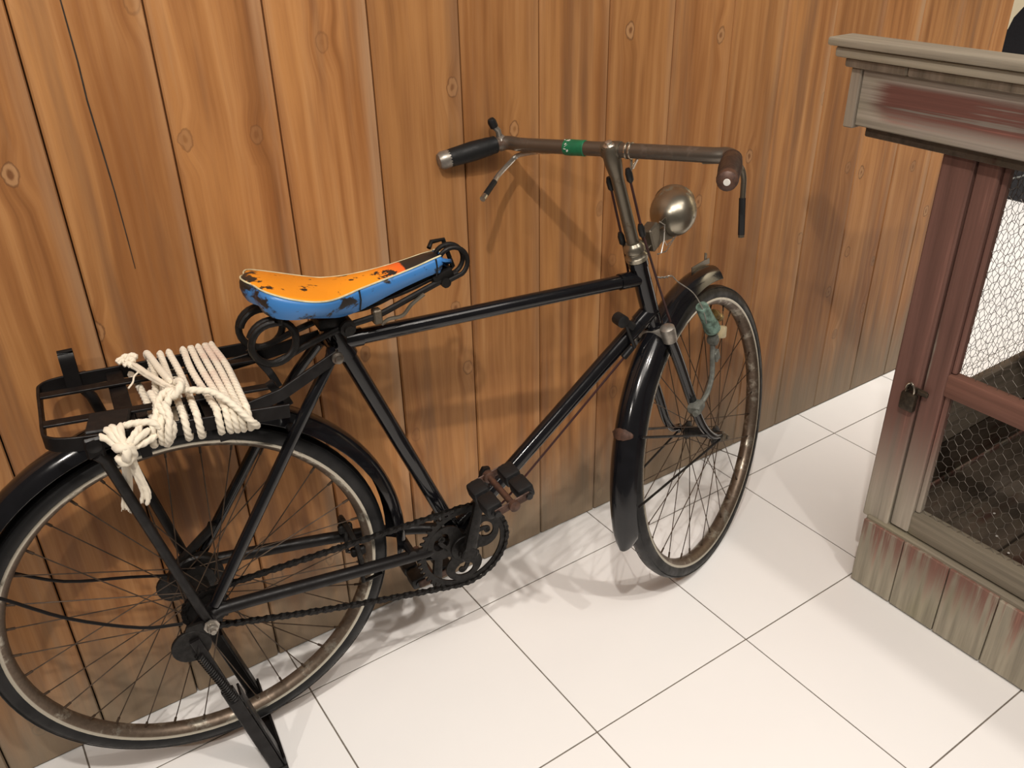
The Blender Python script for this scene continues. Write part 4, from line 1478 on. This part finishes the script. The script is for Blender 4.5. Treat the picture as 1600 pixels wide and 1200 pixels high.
# --- rear rack
def zt(u):      # top edge of the rack
    return 0.7575 - 0.070 * (u + 0.14)
def wn(u):      # near rail
    return -0.086 - 0.075 * (u + 0.14)
def wf(u):
    return 0.103 + 0.055 * (u + 0.14)
RH = 0.0215
loop = [(0.172, wn(0.172)), (0.10, wn(0.1)), (0.0, wn(0.0)), (-0.09, wn(-0.09)), (-0.124, -0.082), (-0.139, -0.070), (-0.1425, -0.055), (-0.1425, 0.0), (-0.1425, 0.07), (-0.139, 0.088), (-0.124, 0.100), (-0.09, wf(-0.09)), (0.0, wf(0)), (0.1, wf(0.1)), (0.176, wf(0.176))]
pth = smooth_path([V((u, w, zt(u) - RH / 2)) for u, w in loop], 4)
rack = MB().bar(pth, 0.0045, RH, up=ez).build('rack', M['enamel_dull'], bike)
for w0, w1 in ((0.055, 0.060), (-0.033, -0.040)):
    MB().bar([V((-0.141, w0, zt(-0.141) - 0.003)), V((0.172, w1, zt(0.172) - 0.003))], 0.016, 0.004, up=ez).build('slat', M['enamel_dull'], rack)
for u0, u1, m_ in ((-0.0515, -0.0275, 1), (0.060, 0.088, 1)):
    uc = (u0 + u1) / 2
    mb = MB()
    mb.obox(V((uc, (wn(uc) + wf(uc)) / 2, zt(uc) - 0.009)), ex, ey, ez, ((u1 - u0) / 2, (wf(uc) - wn(uc)) / 2 - 0.002, 0.0022), 0.001)
    mb.build('cross_plate', M['enamel_dull'], rack)
# struts from the rack down to the fender, side tab
mb = MB()
mb.bar([V((0.0815, wn(0.08) - 0.004, zt(0.08))), V((0.0815, wn(0.08) - 0.004, zt(0.08) - 0.040))], 0.022, 0.0035, up=V((0, 1, 0)))
mb.bar([V((-0.026, wn(0) - 0.004, zt(0) - 0.006)), V((-0.026, wn(0) - 0.004, zt(0) - 0.042))], 0.014, 0.0035, up=V((0, 1, 0)))
mb.build('rack_tab', M['enamel_dull'], rack)
mb = MB()
mb.obox(V((-0.062, -0.060, zt(-0.06) - 0.002)), (0.98, -0.2, 0), (0.2, 0.98, 0), ez, (0.027, 0.026, 0.004), 0.002)
mb.build('rubber_pad', M['rubber'], rack)
# legs down to the axle
for s in (-1, 1):
    u0 = -0.082
    w0 = (wn(u0) if s < 0 else wf(u0))
    mb = MB()
    pts = [V((u0 - 0.004, w0 - s * -0.004, zt(u0) - 0.028)), V((u0 + 0.004, w0, zt(u0) - 0.042)), V((-0.006, s * 0.076, HUB_Z + 0.018)), V((0.0, s * 0.075, HUB_Z))]
    mb.tube(pts, [0.0085, 0.0082, 0.0078, 0.0065], 12)
    mb.lathe([(0.004, -0.006), (0.010, -0.004), (0.010, 0.004), (0.005, 0.006)], V((u0 - 0.004, w0 + s * 0.006, zt(u0) - 0.013)), ey, 10)
    mb.obox(V((u0 - 0.004, w0 + s * 0.005, zt(u0) - 0.017)), ex, ey, ez, (0.012, 0.004, 0.016), 0.003)
    mb.build('rack_leg', M['enamel_dull'], rack)
    mb = MB()
    mb.bar([V((0.120, wn(0.12) * 0.75 if s < 0 else wf(0.12) * 0.6, zt(0.12) - 0.012)), V((0.172, s * 0.070, zt(0.172) - 0.004)), V((0.2675, s * 0.042, 0.757))], 0.004, 0.020, up=ez)
    mb.build('rack_stay', M['enamel_dull'], rack)
    mb = MB()
    mb.bar(smooth_path([V((0.158, s * 0.062, 0.752)), V((0.166, s * 0.058, 0.735)), V((0.180, s * 0.044, 0.712)), V((0.188, s * 0.030, 0.690))], 4), 0.012, 0.006, up=V((0, 1, 0)))
    mb.build('fender_bracket', M['enamel_dull'], rack)
# standing loop clip on the far rail
mb = MB()
uc, wc = -0.096, wf(-0.096)
mb.sweep(smooth_path([V((uc, wc - 0.012, zt(uc) - 0.022)), V((uc, wc - 0.010, zt(uc) + 0.010)), V((uc, wc - 0.007, zt(uc) + 0.030)), V((uc, wc + 0.002, zt(uc) + 0.039)), V((uc, wc + 0.010, zt(uc) + 0.030)), V((uc, wc + 0.010, zt(uc) + 0.0)), V((uc, wc + 0.006, zt(uc) - 0.022))], 5),
         [(-0.0105, -0.0013), (0.0105, -0.0013), (0.0105, 0.0013), (-0.0105, 0.0013)], up=lambda i: V((0, 1, 0.01)) if False else V((0.0, 0.7, 0.7)))
mb.build('rack_clip', M['enamel_dull'], rack)

# --- stand
mb = MB()
mb.bar([V((0.050, -0.112, 0.008)), V((0.050, 0.096, 0.008))], 0.030, 0.014, up=ez)
mb.bar([V((0.062, -0.110, 0.020)), V((0.062, 0.094, 0.020))], 0.004, 0.030, up=ez)
stand = mb.build('kickstand', M['enamel_dull'], bike)
for s in (-1, 1):
    wtop = s * 0.083
    wbot = -0.106 if s < 0 else 0.092
    a_ = V((-0.030, wtop, 0.345))
    b_ = V((0.048, wbot, 0.012))
    mid = a_.lerp(b_, 0.45)
    dirn = (b_ - a_).normalized()
    mb = MB()
    mb.bar([a_, mid], 0.016, 0.010, up=V((0, 1, 0)))
    mb.bar([mid - dirn * 0.03, b_ + dirn * 0.004], 0.021, 0.010, up=V((0, 1, 0)))
    mb.bar([mid - dirn * 0.01 + V((0.014, -s * 0.012, 0)), b_ + V((0.014, -s * 0.012, 0))], 0.004, 0.030, up=V((0, 1, 0)))
    mb.build('stand_leg', M['enamel_dull'], stand)
    mb = MB()
    mb.disc(V((-0.036, s * 0.079, 0.331)), ey, 0.031, 0.006, 24)
    mb.prism([(-0.040, 0.030), (-0.058, 0.000), (-0.040, -0.028), (0.0, -0.030), (0.020, 0.0), (0.010, 0.03)], lambda x, y, t: V((x * 0.6 - 0.012, t, 0.351 + y * 0.7)), s * 0.0765, s * 0.0815)
    mb.build('pivot_plate', M['greasy'], stand)
    # return spring lying along the leg
    a2, b2 = V((-0.030, s * 0.090, 0.318)), V((0.006, s * 0.098, 0.205))
    dd = b2 - a2
    nrm = dd.normalized()
    o1 = nrm.orthogonal().normalized()
    o2 = nrm.cross(o1)
    pts = [a2 + dd * (i / 160) + (o1 * math.cos(i * 0.9) + o2 * math.sin(i * 0.9)) * 0.0062 for i in range(161)]
    mb = MB().tube(pts, 0.0015, 5)
    mb.tube([a2, a2 + V((0.004, -s * 0.004, 0.022))], 0.0022, 6)
    mb.build('stand_spring', M['greasy'], stand)

# ------------------------------------------------------------------ the rope on the rack
rope = thing('rope', 'white cotton rope wound and knotted around the bicycle rear rack', 'rope', (0.17589, -0.15232, 0), YAW)
RR = 0.0052


def cord(name, pts, r=RR, sub=7, pitch=0.030, ph=0.0, label=None, plain=False, taper=False):
    pth = smooth_path(pts, sub)
    # even spacing
    L = [0.0]
    for a, b in zip(pth[:-1], pth[1:]):
        L.append(L[-1] + (b - a).length)
    n = max(8, int(L[-1] / 0.0030))
    res, j = [], 0
    for i in range(n + 1):
        s = L[-1] * i / n
        while j < len(L) - 2 and L[j + 1] < s: j += 1
        f = (s - L[j]) / max(1e-9, L[j + 1] - L[j])
        res.append(pth[j].lerp(pth[j + 1], f))
    prof = []
    if plain:
        prof = [(r * math.cos(2 * PI * i / 10), r * math.sin(2 * PI * i / 10)) for i in range(10)]
    else:
        for i in range(15):
            t = 2 * PI * i / 15
            k = 0.80 + 0.26 * abs(math.cos(1.5 * t))
            prof.append((r * k * math.cos(t), r * k * math.sin(t)))
    tw = [ph + 2 * PI * (L[-1] * i / n) / pitch for i in range(n + 1)]
    sc = [1.0] * (n + 1)
    for i in range(2):
        sc[i] = sc[n - i] = 0.6 + 0.2 * i
    return MB().sweep(res, prof, twist=tw, scale=sc).build(name, M['rope'], rope, 60, label=label)


def wrap(uf, un, skew=0.0, ph=0.0, under=True, mids=None):
    """one turn over the rack: far rail over the top to the near rail, and back underneath"""
    F, Nn = wf(uf), wn(un)
    z1, z2 = zt(uf), zt(un)
    r = RR + 0.001
    pts = [V((uf + 0.004, F - 0.020, z1 - RH - r)), V((uf + 0.001, F + 0.001, z1 - RH - r - 0.001)), V((uf, F + 0.002 + r + 0.001, z1 - RH * 0.5)), V((uf, F + 0.002, z1 + r)), V((uf, F - 0.012, z1 + r + 0.001))]
    if mids:
        pts += [V(q) for q in mids]
    else:
        pts += [V((uf * 0.6 + un * 0.4 + skew, F * 0.6 + Nn * 0.4, z1 + r + 0.002))]
    pts += [V((un, Nn + 0.012, z2 + r + 0.001)), V((un, Nn - 0.002, z2 + r)), V((un, Nn - 0.002 - r - 0.001, z2 - RH * 0.5)), V((un + 0.001, Nn - 0.001, z2 - RH - r - 0.001)), V((un + 0.004, Nn + 0.020, z2 - RH - r))]
    if under:
        pts += [V(((uf + un) / 2 + 0.006, (F + Nn) / 2, z2 - RH - 0.004)), V((uf + 0.010, F - 0.020, z1 - RH - r))]
    return cord('strand', pts, ph=ph)


for i, (uf, un) in enumerate([(0.066, 0.0745), (0.078, 0.0860), (0.0895, 0.0950), (0.1005, 0.1040), (0.1100, 0.1140)]):
    wrap(uf, un, -0.004 + 0.002 * i, i * 1.1)
wrap(0.0315, 0.0310, 0.0, 0.4)
wrap(0.0450, 0.0480, 0.002, 2.0)
wrap(0.0150, -0.0015, 0.004, 1.2)
PATHS = {
    'C1': [(0.0130, 0.118, 0.742), (0.0128, 0.1130, 0.758), (0.0161, 0.0850, 0.762), (0.0210, 0.0200, 0.772), (0.0276, -0.0522, 0.785)],
    'D': [(0.0299, -0.0679, 0.7790), (0.0548, -0.0737, 0.7740), (0.0740, -0.0850, 0.7720), (0.0890, -0.1010, 0.7640), (0.1010, -0.1150, 0.752), (0.1110, -0.1235, 0.738), (0.1190, -0.1230, 0.726), (0.1225, -0.1120, 0.716), (0.1225, -0.085, 0.712)],
    'L1': [(0.0281, -0.0671, 0.7800), (0.0151, -0.0698, 0.7790), (0.0060, -0.0800, 0.7740), (-0.0010, -0.0950, 0.7650), (-0.0090, -0.1080, 0.7550), (-0.0133, -0.1095, 0.7410), (-0.0145, -0.1060, 0.7250), (-0.012, -0.090, 0.716)],
    'L2': [(0.0309, -0.0707, 0.7800), (0.0226, -0.0781, 0.7790), (0.0140, -0.0900, 0.7700), (0.0040, -0.1030, 0.7600), (-0.0020, -0.1110, 0.7470), (-0.0029, -0.1080, 0.7270), (-0.001, -0.09, 0.716)],
    'L3': [(-0.0010, -0.0380, 0.7690), (0.0010, -0.0640, 0.7720), (0.0050, -0.0930, 0.7700), (0.0110, -0.1090, 0.7600), (0.0145, -0.1150, 0.7480), (0.0090, -0.1130, 0.7320), (0.0020, -0.1060, 0.7200), (0.006, -0.085, 0.714)],
    'L4': [(0.0110, -0.0900, 0.7760), (0.0130, -0.1100, 0.7640), (0.0080, -0.1190, 0.7500), (0.0044, -0.1160, 0.7300), (0.004, -0.10, 0.718)],
    'G1': [(-0.0480, -0.0930, 0.7560), (-0.0353, -0.0970, 0.7590), (-0.0203, -0.1030, 0.7600), (-0.0087, -0.1085, 0.7590), (-0.002, -0.113, 0.75)],
    'G2': [(-0.0080, -0.1140, 0.7420), (-0.0206, -0.1170, 0.7390), (-0.0322, -0.1190, 0.7370), (-0.0433, -0.1210, 0.7390), (-0.052, -0.120, 0.738)],
    'G3': [(-0.0150, -0.1120, 0.7530), (-0.0261, -0.1180, 0.7500), (-0.0357, -0.1210, 0.7460), (-0.0450, -0.1220, 0.7420), (-0.053, -0.119, 0.737)],
    'G4': [(-0.0240, -0.1040, 0.7560), (-0.0334, -0.1150, 0.7530), (-0.0407, -0.1210, 0.7480), (-0.049, -0.122, 0.742)],
    'G5': [(-0.0740, -0.0860, 0.7480), (-0.0735, -0.0960, 0.7490), (-0.0670, -0.1050, 0.7480), (-0.0600, -0.1150, 0.7440), (-0.0540, -0.1200, 0.7400)],
    'G6': [(-0.0672, -0.0860, 0.7550), (-0.0640, -0.0980, 0.7560), (-0.0590, -0.1100, 0.7510), (-0.0530, -0.1200, 0.7440)],
    'G7': [(-0.0600, -0.0850, 0.7570), (-0.0560, -0.1000, 0.7580), (-0.0535, -0.1130, 0.7520), (-0.0510, -0.1220, 0.7450)],
    'G8': [(-0.0473, -0.0880, 0.7570), (-0.0495, -0.1030, 0.7590), (-0.0500, -0.1150, 0.7530), (-0.0500, -0.1220, 0.7450)],
}
for i, (k, v) in enumerate(PATHS.items()):
    loose = k in ('G5', 'G6', 'G7', 'G8', 'G3')
    cord('strand', [V(p) for p in v], r=RR * (1.0 if not loose else 0.95), ph=i * 0.9, pitch=0.030 if not loose else 0.06)
for uu in (-0.006, 0.0225):
    cord('strand', [V((uu - 0.012, 0.100, 0.738)), V((uu - 0.004, 0.05, 0.733)), V((uu, -0.02, 0.729)), V((uu - 0.002, -0.088, 0.726))], ph=uu * 100)
# upper knot
mb_c = V((0.0275, -0.0640, 0.7800))
cord('knot', [mb_c + V(q) for q in ((0.006, 0.016, -0.002), (0.012, 0.004, 0.006), (0.010, -0.012, 0.006), (0.000, -0.018, -0.002), (-0.008, -0.010, -0.006), (-0.006, 0.006, -0.004))], r=0.0060, pitch=0.03)
# loose fringed end lying towards the far rail
def tassel(pts, n, r0, r1, name, seed, fr=0.004):
    rn = random.Random(seed)
    mb = MB()
    base = smooth_path([V(p) for p in pts], 5)
    m_ = len(base)
    d_end = (base[-1] - base[-2]).normalized()
    for k in range(n):
        a = 2 * PI * k / n + rn.uniform(-0.3, 0.3)
        o1 = d_end.orthogonal().normalized()
        o2 = d_end.cross(o1)
        off = (o1 * math.cos(a) + o2 * math.sin(a)) * (0.55 if k else 0.0)
        path = []
        stop = m_ - rn.randint(0, 2)
        for i in range(stop):
            f = i / (m_ - 1)
            spread = r0 + (r1 - r0) * f ** 1.6
            wob = V((rn.uniform(-1, 1), rn.uniform(-1, 1), rn.uniform(-1, 1))) * 0.0006 * f
            path.append(base[i] + off * spread + wob)
        rad = [fr * (1 - 0.35 * (i / max(1, len(path) - 1)) ** 3) for i in range(len(path))]
        rad[-1] = fr * 0.25
        mb.tube(path, rad, 6)
        for h in range(2):      # whiskers
            q = path[-2] + V((rn.uniform(-1, 1), rn.uniform(-1, 1), rn.uniform(-1, 1))) * 0.002
            mb.tube([q, q + d_end * rn.uniform(0.003, 0.008) + V((rn.uniform(-1, 1), rn.uniform(-1, 1), rn.uniform(-1, 1))) * 0.002], [0.0008, 0.0003], 4)
    return mb.build(name, M['rope'], rope, 60)


tassel([(0.0290, -0.0620, 0.778), (0.0160, -0.0260, 0.776), (0.0040, 0.0180, 0.770), (-0.0060, 0.0580, 0.766), (-0.0180, 0.0900, 0.764)], 5, 0.005, 0.010, 'frayed_end', 5, 0.0036)
for q, rr in (((-0.010, 0.088, 0.768), 0.0065), ((-0.019, 0.092, 0.767), 0.0060), ((-0.024, 0.080, 0.766), 0.0060), ((-0.014, 0.076, 0.769), 0.0062), ((-0.027, 0.090, 0.765), 0.005), ((-0.018, 0.066, 0.767), 0.0055)):
    cord('knot', [V(q) + V((-rr, 0, 0)), V(q) + V((0, rr * 0.6, rr * 0.4)), V(q) + V((rr, 0, 0)), V(q) + V((0, -rr * 0.6, 0))], r=0.0042, pitch=0.03)
MB().tube(smooth_path([V((-0.004, 0.040, 0.767)), V((-0.014, 0.032, 0.764)), V((-0.018, 0.022, 0.760)), V((-0.026, 0.012, 0.757))], 4), 0.0014, 6).build('loose_thread', M['rope'], rope)
# lower knot with two hanging tassels
kc = V((-0.0523, -0.1200, 0.7340))
cord('knot', [kc + V(q) for q in ((-0.010, 0.006, 0.006), (-0.002, -0.008, 0.010), (0.009, -0.007, 0.004), (0.008, -0.004, -0.008), (-0.003, -0.008, -0.012), (-0.010, 0.0, -0.004))], r=0.0068, pitch=0.05)
cord('knot', [kc + V(q) for q in ((0.002, 0.010, 0.012), (0.003, -0.010, 0.008), (0.001, -0.012, -0.004), (-0.002, 0.004, -0.012))], r=0.0062, pitch=0.05)
tassel([(-0.0500, -0.1180, 0.7300), (-0.0462, -0.1170, 0.7170), (-0.0446, -0.1150, 0.6967), (-0.0415, -0.1140, 0.6732), (-0.0405, -0.1140, 0.6560), (-0.0450, -0.1130, 0.6400)], 6, 0.003, 0.0085, 'tassel', 11, 0.0044)
tassel([(-0.0530, -0.1160, 0.7280), (-0.0545, -0.1050, 0.7100), (-0.0560, -0.0900, 0.6850), (-0.0610, -0.0720, 0.6500), (-0.0660, -0.0660, 0.6250), (-0.0720, -0.0660, 0.6030)], 6, 0.003, 0.0095, 'tassel', 17, 0.0044)
